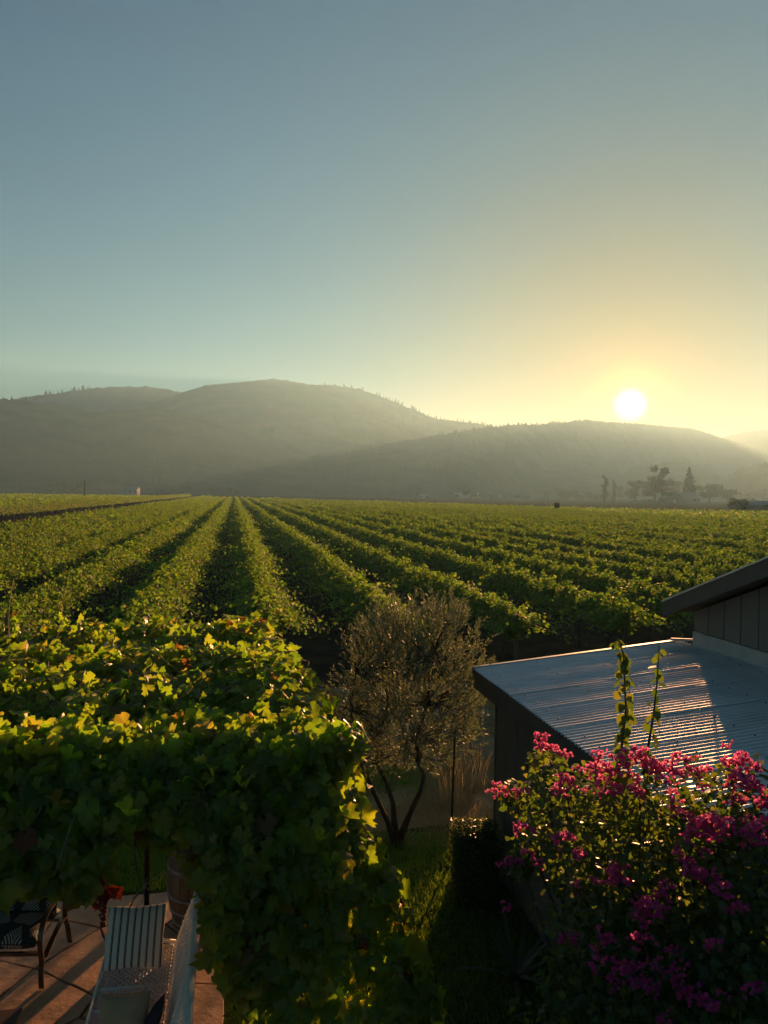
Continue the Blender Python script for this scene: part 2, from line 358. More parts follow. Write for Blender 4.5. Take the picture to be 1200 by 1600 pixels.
# ------------------------------------------------------------------ leaves
def unit(a): return a / np.maximum(np.linalg.norm(a, axis=1, keepdims=True), 1e-9)
def frames(nrm_, tip):
    n_ = unit(nrm_); y = tip - (tip * n_).sum(1, keepdims=True) * n_; y = unit(y); x = np.cross(y, n_)
    return np.stack([x, y, n_], 1)                       # rows are the leaf's axes
def scatter(tv, tf, pos, nrm_, tip, size):
    Rm = frames(nrm_, tip); size = np.asarray(size).reshape(-1, 1, 1)
    v = np.einsum('ki,nij->nkj', tv, Rm) * size + pos[:, None, :]
    k = len(tv); f = tf[None] + (np.arange(len(pos)) * k)[:, None, None]
    return v.reshape(-1, 3), f.reshape(-1, tf.shape[1])
def rvec(n, s=1.0): return RNG.normal(0, s, (n, 3))
def join_v(parts):
    vs_, fs, b = [], [], 0
    for v, f in parts: vs_.append(v); fs.append(f + b); b += len(v)
    return np.concatenate(vs_), np.concatenate(fs)

def grape_template(seed):
    r = random.Random(seed)
    half = [(.05, .06), (.13, -.05), (.22, -.08), (.30, -.01), (.40, .02), (.46, .13), (.40, .20), (.43, .27), (.55, .33), (.60, .45), (.52, .50), (.50, .60), (.37, .58), (.29, .60), (.31, .70), (.27, .80), (.17, .84), (.10, .92)]
    right = [(x * r.uniform(.9, 1.1), y + r.uniform(-.02, .02)) for x, y in half]
    left = [(-x * r.uniform(.9, 1.1), y + r.uniform(-.02, .02)) for x, y in half][::-1]
    outl = right + [(0, 1.03)] + left
    ph, am = r.uniform(0, 6), r.uniform(.05, .14)
    cup = r.uniform(-.75, .35)
    def z(x, y):
        rr = x * x + (y - .4) ** 2; a_ = math.atan2(x, y - .4)
        return cup * rr - .18 * abs(x) + am * math.sin(3 * a_ + ph) * rr * 4
    inner = [(.55 * x, .36 + .55 * (y - .36)) for x, y in outl]
    v = [(0, .36, .03)] + [(x, y, z(x, y) + .02) for x, y in inner] + [(x, y, z(x, y)) for x, y in outl]
    n_ = len(outl); f = []
    for i in range(n_ - 1):
        f.append((0, 1 + i + 1, 1 + i))
        f.append((1 + i, 1 + i + 1, 1 + n_ + i)); f.append((1 + i + 1, 1 + n_ + i + 1, 1 + n_ + i))
    return np.array(v), np.array(f, dtype=np.int32)[:, ::-1]
GRAPE = [grape_template(i) for i in range(7)]
def grape_simple(seed):
    r = random.Random(seed); fold = (.15, .35, .9, .25, .55, 1.3)[seed % 6]; drp = r.uniform(-.5, .5)
    half = [(.16, -.06), (.38, .02), (.46, .14), (.40, .22), (.57, .38), (.50, .58), (.28, .60), (.29, .79), (.12, .88)]
    outl = half + [(0, 1.03)] + [(-x, y) for x, y in half][::-1]
    v = [(0, .36, .04)] + [(x * (1.1 - .28 * fold), y, -fold * abs(x) - drp * max(0, y - .35) ** 2 + r.uniform(-.11, .09)) for x, y in outl]
    f = [(0, 1 + i, 2 + i) for i in range(len(outl) - 1)]
    return np.array(v), np.array(f, dtype=np.int32)
GRAPE_S = [grape_simple(i) for i in range(6)]
SMALL_V = np.array([(0, 0, 0), (.48, .30, -.10), (.36, .78, -.14), (0, 1, -.05), (-.36, .78, -.14), (-.48, .30, -.10)], float)
SMALL_F = np.array([(0, 1, 2, 3), (0, 3, 4, 5)], np.int32)
QUAD_V = np.array([(0, 0, 0), (.5, .45, -.08), (0, 1, 0), (-.5, .45, -.08)], float); QUAD_F = np.array([(0, 1, 2, 3)], np.int32)
OVATE_V = np.array([(0, 0, 0), (.30, .30, -.06), (.24, .65, -.07), (0, 1, -.10), (-.24, .65, -.07), (-.30, .30, -.06)], float)
BLADE_V = np.array([(-.05, 0, 0), (.05, 0, 0), (.035, .55, .08), (0, 1, .30), (-.035, .55, .08)], float)
BLADE_F = np.array([(0, 1, 2, 4), (4, 2, 3, 3)], np.int32)
BLADE_F3 = np.array([(0, 1, 2), (0, 2, 4), (4, 2, 3)], np.int32)
OLIVE_V = np.array([(0, 0, 0), (.11, .45, 0), (0, 1, 0), (-.11, .45, 0)], float)

# ================================================================== SETTING
def sheet(name, poly, z, mat, kind='structure', label=None):
    me = bpy.data.meshes.new(name); me.from_pydata([(x, y, z) for x, y in poly], [], [list(range(len(poly)))]); me.update()
    o = obj(name, me, mat); return tag(o, label, kind=kind)
def grid_sheet(name, x0, x1, y0, y1, n, mat, zf):
    xs = np.linspace(x0, x1, n); ys = np.linspace(y0, y1, n); v = [(x, y, zf(x, y)) for y in ys for x in xs]
    f = [(j * n + i, j * n + i + 1, (j + 1) * n + i + 1, (j + 1) * n + i) for j in range(n - 1) for i in range(n - 1)]
    return obj(name, np_mesh(name, v, f, True), mat)
tag(sheet('ground', [(-6500, -1500), (6500, -1500), (6500, 6900), (-6500, 6900)], 0, M['field']), 'pale dry valley floor reaching to the foot of the hills', kind='structure')
def qdpoly(pts): return [tuple(W(q, d).xy) for q, d in pts]
tag(sheet('vineyard_soil', qdpoly([(-230, 12), (150, 12), (150, 180), (60, 262), (20, 430), (-230, 470)]), .006, M['soil']), 'dark bare soil under the vine rows', kind='structure')
tag(sheet('headland', qdpoly([(-30, 9.3), (40, 9.3), (40, 17.5), (-30, 17.5)]), .012, M['dry']), 'dry grassy headland between lawn and vine rows', kind='structure')
LAWN = qdpoly([(-9, 1.5), (3.4, 1.5), (3.4, 10.0), (2.0, 9.9), (.4, 9.9), (-1.2, 10.6), (-9, 11.2)])
tag(sheet('lawn', LAWN, .018, M['lawn']), 'short green lawn around the patio', kind='structure')
for nm, pts, mt, lb in (('field', [(-700, 560), (-160, 500), (-60, 640), (-320, 900)], 'field', 'pale mown field under the left hills'),
                        ('field', [(-420, 480), (-236, 478), (-236, 560), (-420, 580)], 'green_field', 'green field strip beyond the vineyard at the left edge'),
                        ('field', [(-230, 480), (20, 440), (60, 540), (-230, 560)], 'green_field', 'green vineyard strip beyond the row ends')):
    tag(sheet(nm, qdpoly(pts), .010, M[mt]), lb, kind='structure')

# ---- hills: forested ridges with real depth
def interp(pts, x):
    return float(np.interp(x, [p[0] for p in pts], [p[1] for p in pts]))
def hill(label, ridge, dist, front, back, x0, x1, seed, tree=6.0, ncol=520, nrow=44, spur=.22, base=0.0, name='hill'):
    v = []; xs = np.linspace(x0, x1, ncol)
    for i, x in enumerate(xs):
        py = interp(ridge, x); r = ray(x, py); h = math.hypot(r.x, r.y)
        rd = dist(x) if callable(dist) else dist
        t = rd / h; pr = CAM + r * t; zr = max(pr.z, 2.0)
        dirx, diry = r.x / h, r.y / h
        for j in range(nrow):
            u = j / (nrow - 1) * 1.5
            if u <= 1: dd = rd - front * (1 - u)
            else: dd = rd + back * (u - 1) / .5
            X, Y = dirx * dd, diry * dd
            if u <= 1:
                s = u * u * (3 - 2 * u) * .45 + u * .55
                n_ = noise.fractal(Vector((X * .0016 + seed, Y * .0009, seed)), 1.0, 2.0, 4)
                k = min(1, (1 - u) * 3)
                z = zr * s * (dd / rd) * (1 + spur * n_ * k) if u < 1 else zr
                z = min(z, HCAM + (zr - HCAM) * dd / rd * (1 - .02 * (1 - u)))
            else:
                z = zr * (1 - ((u - 1) / .5) ** 1.3)
            if .05 < u < 1.25:
                tn = noise.noise(Vector((X * .045, Y * .045, seed + 3))) + .7 * noise.noise(Vector((X * .11, Y * .11, seed)))
                z += (tree * (tn * .55) + tree * .6 * random.random() ** 3) * (.3 + .7 * math.exp(-((u - 1) / .05) ** 2))
            v.append((X, Y, max(z, -.6) if 0 < j < nrow - 1 else -.6))
    f = [(i * nrow + j, (i + 1) * nrow + j, (i + 1) * nrow + j + 1, i * nrow + j + 1) for i in range(ncol - 1) for j in range(nrow - 1)]
    return tag(obj(name, np_mesh(name, v, f), M['forest']), label, kind='structure')
hill('broad forested mountain behind the vineyard', [(-200, 640), (40, 640), (200, 640), (285, 612), (320, 601), (380, 595), (430, 590), (455, 594), (480, 599), (520, 600), (560, 606), (600, 620), (640, 636), (680, 653), (730, 659), (790, 668), (900, 690), (1000, 740)],
     2700, 1300, 600, 120, 960, 1.3, 6)
hill('distant hill at the left behind the near ridge', [(-300, 660), (-60, 640), (0, 628), (40, 619), (100, 612), (140, 606), (175, 603), (230, 603), (262, 607), (282, 612), (320, 625), (400, 660), (460, 740)],
     3050, 700, 450, -260, 440, 4.1, 7, 360)
hill('near forested ridge at the left edge', [(-500, 600), (-200, 612), (0, 622), (40, 626), (90, 632), (140, 644), (185, 641), (240, 635), (300, 648), (380, 668), (470, 700), (560, 735), (620, 758)],
     lambda x: 1750 + .3 * max(x, 0), 800, 300, -420, 600, 7.7, 6)
hill('long ridge under the setting sun', [(380, 745), (470, 715), (560, 697), (640, 687), (700, 677), (760, 667), (800, 664), (830, 663), (870, 659), (900, 657), (920, 655), (950, 659), (980, 660), (1010, 662), (1040, 665), (1080, 668), (1115, 679), (1150, 690), (1200, 703), (1300, 720), (1420, 735)],
     lambda x: interp([(380, 1700), (700, 1850), (790, 2100), (900, 2600), (1000, 3300), (1100, 4000)], x), 650, 500, 400, 1420, 11.2, 8, 620)
hill('far hill at the right edge', [(1000, 720), (1080, 700), (1140, 679), (1170, 673), (1200, 670), (1300, 655), (1500, 640)],
     5000, 700, 700, 1000, 1560, 14.9, 12, 300)
hill('wooded knoll at the right edge', [(1090, 782), (1120, 752), (1150, 737), (1180, 727), (1200, 722), (1260, 705), (1400, 690), (1600, 700)],
     1700, 450, 400, 1075, 1600, 17.3, 8, 300, 30)
hill('low wooded foothill behind the eucalyptus trees', [(890, 776), (950, 750), (1000, 730), (1040, 722), (1075, 722), (1105, 733), (1140, 757), (1190, 785)],
     2000, 350, 300, 880, 1200, 21.3, 9, 260, 26)

# ---- ridge-line conifers, too small and many to count
def ridge_trees():
    tv = np.array([(0, 0, 1), (.22, 0, 0), (-.11, .19, 0), (-.11, -.19, 0)], float); tf = np.array([(0, 1, 2), (0, 2, 3), (0, 3, 1)], np.int32)
    vv, ff, b = [], [], 0
    segs = [([(-20, 622), (40, 626), (90, 632)], 1750, 9, 11), ([(60, 617), (100, 612), (140, 606)], 3050, 26, 19),
            ([(500, 600), (560, 606), (600, 620), (640, 636), (680, 653), (730, 659), (780, 667)], 2700, 60, 14), ([(680, 680), (760, 667), (830, 663), (900, 657), (1000, 662), (1100, 674)], lambda x: interp([(380, 1700), (700, 1850), (790, 2100), (900, 2600), (1000, 3300), (1100, 4000)], x), 190, 10)]
    for pts, dist, n_, h in segs:
        for _ in range(n_):
            x = random.uniform(pts[0][0], pts[-1][0]); r = ray(x, interp(pts, x)); hh = math.hypot(r.x, r.y)
            p = CAM + r * ((dist(x) if callable(dist) else dist) / hh); s = h * random.uniform(.5, 1.3); w_ = s * random.uniform(.7, 1.5)
            vv.append(tv * np.array([w_, w_, s]) + np.array([p.x, p.y, p.z - s * .25])); ff.append(tf + b); b += 4
    tag(obj('treeline', np_mesh('treeline', np.concatenate(vv), np.concatenate(ff)), M['forest']), 'tiny conifers along the ridge lines', kind='stuff')
ridge_trees()

# ================================================================== VINEYARD
ROW = 3.05
LANE_Q = qd(on_z(341, 930, 0))[0]               # middle of the bare lane that shows its soil
def vine_chunk(name, L, seed, lod):
    g = np.random.default_rng(seed)
    step = 1.8; nv = int(round(L / step)); pos = []; nr = []; tp = []; sz = []
    nsh, nlf, ls = {0: (96, 24, .112), 1: (62, 15, .158), 2: (30, 9, .29)}[lod]
    for i in range(nv):
        x0 = -L / 2 + (i + .5) * step; vig = g.uniform(.85, 1.12)
        for s in range(nsh):
            side = g.choice([-1, 1]); w_ = side * abs(g.normal(0, .80)) * vig; a_ = g.normal(0, .5); h = g.uniform(.42, .78) * vig
            if g.random() < .16: w_ *= .3; h *= 1.28
            st = np.array([x0 + g.uniform(-.9, .9), g.normal(0, .08), g.uniform(.85, 1.08)])
            t = np.linspace(.05, 1, nlf) + g.normal(0, .02, nlf)
            p = np.stack([st[0] + a_ * t, st[1] + w_ * t ** 1.25, st[2] + h * (2.1 * t - (1.12 + .8 * min(abs(w_), 1.15)) * t ** 2)], 1)
            p += g.normal(0, .045, p.shape)
            pos.append(p)
            n_ = g.normal(0, .55, p.shape); n_[:, 2] += .8; n_[:, 1] += side * .35; nr.append(n_)
            q_ = g.normal(0, .6, p.shape); q_[:, 1] += side * .7; q_[:, 2] -= .35; tp.append(q_)
            sz.append(ls * g.uniform(.65, 1.25, nlf) * (1.15 - .45 * t))
    pos, nr, tp, sz = map(np.concatenate, (pos, nr, tp, sz))
    pos[:, 2] = np.maximum(pos[:, 2], .25)
    tv, tf = (SMALL_V, SMALL_F) if lod < 2 else (QUAD_V * np.array([1.2, 1, 1]), QUAD_F)
    v, f = scatter(tv, tf, pos, nr, tp, sz)
    me = np_mesh(name, v, f); me.materials.append(M['vine_leaf']); return me
NEAR = [vine_chunk('vine_foliage_near', 9.0, 100 + i, 0) for i in range(4)]
MID = [vine_chunk('vine_foliage_mid', 18.0, 200 + i, 1) for i in range(3)]
FAR = [vine_chunk('vine_foliage_far', 45.0, 300 + i, 2) for i in range(3)]
ROWANG = math.atan2(D.y, D.x)
_tr = MB(); _tr.tube([(0, 0, 0), (.03, .01, .4), (-.02, .02, .75), (.02, 0, 1.0)], [.045, .036, .034, .03], 6); TRUNK_ME = _tr.mesh('trunk'); TRUNK_ME.materials.append(M['bark'])
_ps = MB(); _ps.box((-.045, -.045, 0), (.09, 0, 0), (0, .09, 0), (0, 0, 1.5)); POST_ME = _ps.mesh('post'); POST_ME.materials.append(M['timber'])
def placed(name, me, p, rz, parent, scl=(1, 1, 1)):
    o = bpy.data.objects.new(name, me); put(o, parent)
    o.location = Vector(p) - parent.location; o.rotation_euler = (0, 0, rz); o.scale = scl; return o
END_PTS = [(-230, 470), (-40, 455), (0, 425), (30, 300), (62, 245), (105, 185), (160, 160)]
def row_end(q): return interp(END_PTS, q)
D0 = 18.2
ORD = ['', 'first', 'second', 'third', 'fourth', 'fifth', 'sixth', 'seventh', 'eighth', 'ninth', 'tenth', 'eleventh', 'twelfth', 'thirteenth', 'fourteenth', 'fifteenth',
       'sixteenth', 'seventeenth', 'eighteenth', 'nineteenth', 'twentieth', 'twenty-first', 'twenty-second', 'twenty-third', 'twenty-fourth']
def vine_row(q, d0, label, group, trunks=3, sx=1.0, sz=1.0, up=0.0):
    d1 = row_end(q); e = empty('vine_row', W(q, d0), label, 'vine row', group); d = d0
    while d < d1:
        lim = 46 if d < 60 else 0
        if d < 55: me, L = random.choice(NEAR), 9.0
        elif d < 150: me, L = random.choice(MID), 18.0
        else: me, L = random.choice(FAR), 45.0
        if d + L / 2 > d1 + 12: break
        # skip what lies outside the picture to the side
        p = W(q, d + L / 2); px = project(p + Vector((0, 0, 1)))[0] if p.y > 1 else 9999
        if -350 < px < 1500 or d < 26:
            o = placed('foliage', me, p + K * up, ROWANG + (math.pi if random.random() < .5 else 0), e,
                       (1.03, random.uniform(.9, 1.08) * sx, random.uniform(.93, 1.05) * sz)); o['kind'] = 'stuff'
        d += L
    for i in range(trunks):
        placed('trunk', TRUNK_ME, W(q, d0 + .9 + 1.8 * i), random.uniform(0, 6), e, (1, 1, sz))
    if trunks: placed('post', POST_ME, W(q, d0 + .05), ROWANG, e)
    return e
NL = 6
for k in range(1, NL + 1):
    vine_row(LANE_Q - (k - .5) * ROW, D0 + random.uniform(-.3, .3), '%s row of grapevines left of the straight bare lane' % ORD[k], 'vine rows running to the hills')
for k in range(1, 25):
    vine_row(LANE_Q + (k - .5) * ROW, D0 + random.uniform(-.3, .3), '%s row of grapevines right of the straight bare lane' % ORD[k], 'vine rows running to the hills', trunks=3 if k < 8 else 0)
QA = LANE_Q - NL * ROW - 7.2                    # first row across the wide avenue on the left
for k, lb in enumerate(('taller vine row with bare trunks edging the dark avenue', 'vine row right behind the one edging the dark avenue')):
    e = vine_row(QA - k * ROW, 55, lb, 'vine rows across the avenue', trunks=0, sx=.62 if k == 0 else 1.0, sz=1.15, up=.42)
    if k == 0:
        for i in range(60): placed('trunk', TRUNK_ME, W(QA + random.uniform(-.1, .1), 56 + i * 1.8), random.uniform(0, 6), e, (1.5, 1.5, 1.5))
# everything farther off reads as one green mass
def vine_mass(name, label, q0, q1, dmin):
    pos = []; g = np.random.default_rng(5); q = q0
    while (q < q1):
        d1 = row_end(q); da = max(dmin, 1.2 * q if q > 0 else -2.2 * q)
        n_ = int(max(d1 - da, 0) * 7)
        if n_ > 0:
            p = np.zeros((n_, 3)); dd = g.uniform(da, d1, n_); qq = q + g.normal(0, .55, n_)
            for a_ in (0, 1): p[:, a_] = P[a_] * qq + D[a_] * dd
            p[:, 2] = g.uniform(.7, 1.75, n_) - np.abs(qq - q) * .35; pos.append(p)
        q += ROW
    pos = np.concatenate(pos); n_ = len(pos); nr = g.normal(0, .5, (n_, 3)); nr[:, 2] += .9; tp = g.normal(0, 1, (n_, 3))
    v, f = scatter(QUAD_V * np.array([1.3, 1, 1]), QUAD_F, pos, nr, tp, g.uniform(.26, .52, n_))
    tag(obj(name, np_mesh(name, v, f), M['vine_leaf']), label, kind='stuff')
vine_mass('vineyard_block', 'far green vine rows merging into one mass at the left', -230, QA - 2 * ROW, 60)
vine_mass('vineyard_block', 'far green vine rows merging into one mass at the right', LANE_Q + 24.5 * ROW, 158, 60)

# ================================================================== BARN WITH LEAN-TO
E0 = on_z(742, 1045, 2.40)                       # far low corner of the lean-to roof
def solve_on(px, py):                            # t along P and height above the eave line, seen at a pixel, in the far roof edge's plane
    r = ray(px, py); A = np.array([[r.x, -P.x, 0], [r.y, -P.y, 0], [r.z, 0, -1]]); b = np.array([E0.x, E0.y, 0 - HCAM])
    u, t, z = np.linalg.solve(A, b); return t, z
T1, Z1 = solve_on(1064, 1002)
SLOPE = (Z1 - 2.40) / T1
LEN = 4.55                                       # roof length towards the camera
def LT(t, s, z=None):                            # lean-to point: t up the slope, s towards the camera
    return Vector((E0.x, E0.y, 0)) + P * t - D * s + K * (2.40 + SLOPE * t if z is None else z)
barn = empty('barn', LT(T1, 3, 0), 'dark grey wooden barn with a corrugated metal lean-to roof', 'barn')
PITCHW = .0678; PANW = PITCHW * 9
npan = int(LEN / PANW) + 1
for k in range(npan):
    s0 = k * PANW; s1 = min(s0 + PANW + PITCHW * .9, LEN); ns = int((s1 - s0) / PITCHW * 8)
    mb = []; nt_ = 14; lift = .0015 * (k % 2) + .004
    fs = []
    for i in range(ns + 1):
        s = s0 + (s1 - s0) * i / ns
        for j in range(nt_ + 1):
            t = -.02 + (T1 + .02) * j / nt_
            p = LT(t, s) + K * (.0115 * math.cos(2 * math.pi * s / PITCHW) + lift + .0025 * math.sin(t * 2.3 + k * 1.7)); mb.append(p)
    n1 = nt_ + 1
    fs = [(i * n1 + j, (i + 1) * n1 + j, (i + 1) * n1 + j + 1, i * n1 + j + 1) for i in range(ns) for j in range(nt_)]
    obj('roof_panel', np_mesh('roof_panel', mb, fs, True), M['corrugated'], barn)
# screws in rows over the purlins
sm = MB(); sm.lathe((0, 0, 0), [(.009, 0), (.009, .003), (.006, .004), (.005, .008), (.001, .009)], 8, False); SCREW = sm.mesh('screw'); SCREW.materials.append(M['black_metal'])
for r_ in range(5):
    t = .12 + (T1 - .25) * r_ / 4
    for i in range(16):
        s = (i * 4 + 2 * (r_ % 2)) * PITCHW + random.choice([0, 0, PITCHW])
        if s > LEN - .1: continue
        o = bpy.data.objects.new('screw', SCREW); put(o, barn); o.location = LT(t, s) + K * .014 - barn.location
mb = MB(); mb.bar(LT(-.02, -.015) + K * .015, LT(T1, -.015) + K * .015, .05, .02); mb.bar(LT(-.02, -.035) - K * .05, LT(T1, -.035) - K * .05, .015, .12); mb.build('rake_flashing', M['flashing'], barn)
mb = MB(); mb.box(LT(.0, -.02) - K * .235, P * .035, -D * LEN, K * .215); mb.build('fascia', M['fascia'], barn)
mb = MB(); mb.box(LT(.036, -.02) - K * .235, P * (T1 - .04), -D * .035, K * .20 + K * 0); 
mb = MB(); mb.prism([LT(.04, .0) - K * .215, LT(T1, .0) - K * .215, LT(T1, .0) - K * .03, LT(.04, .0) - K * .03], -D * .035); mb.build('rake_board', M['fascia'], barn)
mb = MB(); mb.prism([LT(.04, .04) - K * .13, LT(T1, .04) - K * .13, LT(T1, .04) - K * .10, LT(.04, .04) - K * .10], -D * (LEN - .05)); mb.build('roof_deck', M['timber'], barn)
TW, SW = .235, .20                                # wall line under the lean-to
def boards(mat, o, along, width, n_, zlo, ztop, nrm_, gap=.014, thick=.02):
    """vertical boards with open joints, each its own piece; ztop is a function of the distance along the wall"""
    for i in range(n_):
        a0 = i * width + gap / 2; a1 = (i + 1) * width - gap / 2
        p0 = o + along * a0; p1 = o + along * a1; j = random.uniform(0, .003)
        mb = MB(); mb.prism([p0 + K * zlo, p1 + K * zlo, p1 + K * ztop(a1), p0 + K * ztop(a0)], nrm_ * (thick + j)); mb.build('board', mat, barn)
wo = LT(TW, SW, 0)
mb = MB(); mb.box(wo + P * .002, P * .06, -D * (LEN - SW - .2), K * (2.40 + SLOPE * TW - .21)); mb.build('wall_core', M['black_metal'], barn)
boards(M['siding'], wo + D * .0, -D, .33, 12, 0.02, lambda a: 2.40 + SLOPE * TW - .215, -P)
mb = MB(); mb.box(wo - P * .03 + D * .004, P * .10, D * .03, K * (2.40 + SLOPE * TW - .23)); mb.build('corner_board', M['siding'], barn)
# near end wall of the lean-to
ne = LT(TW, LEN - .22, 0)
mb = MB(); mb.prism([ne, ne + P * (T1 - TW - .01), ne + P * (T1 - TW - .01) + K * (Z1 - .14), ne + K * (2.40 + SLOPE * TW - .14)], D * .05); mb.build('end_wall_core', M['black_metal'], barn)
boards(M['siding'], ne - D * .0, P, .33, int((T1 - TW) / .33), 0.02, lambda a: 2.40 + SLOPE * (TW + a) - .15, -D)
fe = LT(TW, SW - .03, 0)
mb = MB(); mb.prism([fe + P * .1, fe + P * (T1 - TW - .02), fe + P * (T1 - TW - .02) + K * (Z1 - .14), fe + P * .1 + K * (2.40 + SLOPE * (TW + .1) - .14)], -D * .05); mb.build('far_wall', M['siding'], barn)

# the taller barn: gable wall along the top of the lean-to
SC = .25; GSPAN = 6.6; RAKE = .371
def BW(s, z, off=0): return LT(T1 + off, s, z)
zc = on_z(1082, 950, 0); 
ZE = 3.06                                        # wall height at the far corner
def gable_z(a):
    return ZE + RAKE * min(a, GSPAN - a)
mb = MB(); mb.prism([BW(SC, 0, .03), BW(SC + GSPAN, 0, .03), BW(SC + GSPAN, ZE, .03), BW(SC + GSPAN / 2, ZE + RAKE * GSPAN / 2, .03), BW(SC, ZE, .03)], P * 8.5); mb.build('barn_core', M['black_metal'], barn)
nb = int(GSPAN / .30)
boards(M['siding_b'], BW(SC, 0, .029), -D, .30, nb, Z1 + .19, lambda a: gable_z(a) + .02, -P, gap=.018)
mb = MB(); mb.box(BW(SC, Z1 - .02, .0), P * .028, -D * GSPAN, K * .20); mb.build('wall_flashing', M['flashing'], barn)
mb = MB(); mb.prism([LT(T1 - .15, .0) + K * .028, LT(T1 + .02, .25) + K * .045, LT(T1 + .02, .25) + K * .075, LT(T1 - .15, .0) + K * .06], P * .02); mb.build('corner_flashing', M['flashing'], barn)
OV = .30; ES = .20
def rf(s, dz, off):                               # point on the roof underside line
    a = s - SC; return BW(s, ZE + .02 + RAKE * min(a, GSPAN - a) + dz, off)
for nm, dz0, dz1, o0, o1, mt in (('rake_fascia', .0, .175, -OV, -OV + .03, 'fascia'), ('roof_slab', .06, .16, -OV + .031, 8.6, 'timber'), ('roof_sheet', .18, .20, -OV - .015, 8.62, 'corrugated')):
    mb = MB(); sm_ = SC + GSPAN / 2
    mb.prism([rf(SC - ES, dz0, o0), rf(sm_, dz0, o0), rf(sm_, dz1, o0), rf(SC - ES, dz1, o0)], P * (o1 - o0))
    mb.prism([rf(sm_ + .001, dz0, o0), rf(SC + GSPAN + ES, dz0, o0), rf(SC + GSPAN + ES, dz1, o0), rf(sm_ + .001, dz1, o0)], P * (o1 - o0))
    mb.build(nm, M[mt], barn)
mb = MB(); mb.tube([BW(SC + .02, ZE - .22, .015), BW(SC - .13, ZE - .03, -.1)], .012, 6); mb.build('bracket', M['timber'], barn)

# ================================================================== FAR THINGS ON THE VALLEY FLOOR
def ell_leaves(cs, n_, size, g, up=.4):
    """leaf quads spread through ellipsoids (centre, radii)"""
    vol = np.array([r[0] * r[1] * r[2] for c, r in cs]) ** .7; vol /= vol.sum(); pos = []; nr = []
    for (c, r), fr in zip(cs, vol):
        k = max(int(n_ * fr), 6); d = unit(g.normal(0, 1, (k, 3))); rad = g.uniform(.45, 1.06, (k, 1)) ** .6
        pos.append(np.array(c) + d * rad * np.array(r)); nr.append(d + g.normal(0, .6, (k, 3)) + np.array([0, 0, up]))
    pos = np.concatenate(pos); nr = np.concatenate(nr)
    return scatter(QUAD_V * np.array([1.3, 1, 1]), QUAD_F, pos, nr, g.normal(0, 1, pos.shape), size * g.uniform(.6, 1.3, len(pos)))
def far_tree(name, px, base_py, top_py, wpx, Y, kind, label, cat='tree', group=None, mat='tree_leaf', n_=1500):
    b = at(px, base_py, Y); b.z = 0; k = Y / FPX; top = at(px, top_py, Y).z; h = max(top, 1.5); w_ = wpx * k / 2
    e = empty(name, b, label, cat, group); g = np.random.default_rng(abs(hash((px, top_py))) % 10000 if False else int(px * 7 + top_py))
    cs = []
    if kind == 'round':
        for i in range(11):
            z = g.uniform(.28, .86); s = math.sin(math.pi * min(max(z, .12), .95)) ** .6
            cs.append(((b.x + g.uniform(-.7, .7) * w_ * s, b.y + g.uniform(-.7, .7) * w_ * s, h * z), (w_ * g.uniform(.25, .45), w_ * g.uniform(.25, .45), h * g.uniform(.10, .16))))
    elif kind == 'bush':
        for i in range(10):
            z = g.uniform(.05, .78); cs.append(((b.x + g.uniform(-.72, .72) * w_, b.y + g.uniform(-.5, .5) * w_, h * z), (w_ * .34, w_ * .34, h * .22)))
    elif kind == 'euc':
        for i in range(15):
            z = g.uniform(.25, .95); off = (1.05 - z) ** .5
            cs.append(((b.x + g.uniform(-1, 1) * w_ * off, b.y + g.uniform(-1, 1) * w_ * .7, h * z), (w_ * g.uniform(.16, .36), w_ * .25, h * g.uniform(.05, .11))))
    elif kind == 'slim':
        for i in range(10):
            z = .15 + .8 * i / 9; cs.append(((b.x + g.uniform(-.35, .35) * w_, b.y + g.uniform(-.3, .3) * w_, h * z), (w_ * g.uniform(.35, .8) * (1.1 - .5 * z), w_ * .5, h * .075)))
    elif kind == 'cone':
        for i in range(15):
            z = .10 + .88 * i / 14; cs.append(((b.x + g.uniform(-.1, .1) * w_, b.y, h * z), (w_ * (1.04 - z) * g.uniform(.8, 1.15), w_ * (1.04 - z), h * .035)))
    v, f = ell_leaves(cs, n_, max(h * .045, w_ * .09), g)
    obj('crown', np_mesh('crown', v, f), M[mat], e)
    mb = MB(); mb.tube([b, b + Vector((.02 * h, 0, h * .35)), b + Vector((0, 0, h * .8))], [h * .03, h * .022, h * .006], 7); mb.build('trunk', M['bark'], e)
    if kind in ('round', 'euc'):
        for i in range(4):
            c = cs[i][0]; mb = MB(); mb.tube([b + Vector((.01 * h, 0, h * .3)), Vector(c)], [h * .014, h * .005], 5); mb.build('limb', M['bark'], e)
    return e
far_tree('eucalyptus_tree', 1022, 796, 730, 62, 624, 'euc', 'tall ragged eucalyptus tree left of the pointed conifer', n_=2600)
far_tree('eucalyptus_tree', 992, 795, 748, 44, 654, 'euc', 'shorter ragged tree touching the tall eucalyptus', n_=1700)
far_tree('poplar_tree', 944, 794, 742, 15, 595, 'slim', 'slim feathery tree, taller of the pair', n_=700)
far_tree('poplar_tree', 959, 794, 751, 13, 602, 'slim', 'slim feathery tree, shorter of the pair', n_=600)
far_tree('conifer_tree', 1076, 796, 730, 34, 639, 'cone', 'pointed reddish conifer tree above the far barn', mat='conifer', n_=1800)
far_tree('oak_tree', 1050, 796, 747, 34, 669, 'round', 'round tree between the eucalyptus and the conifer')
far_tree('oak_tree', 1108, 797, 753, 52, 699, 'round', 'wide hazy tree right of the pointed conifer', n_=2000)
far_tree('oak_tree', 1136, 797, 764, 40, 714, 'round', 'low hazy tree left of the dark round bush')
far_tree('oak_tree', 885, 791, 764, 40, 773, 'bush', 'low hazy tree clump beside the tank on a post')
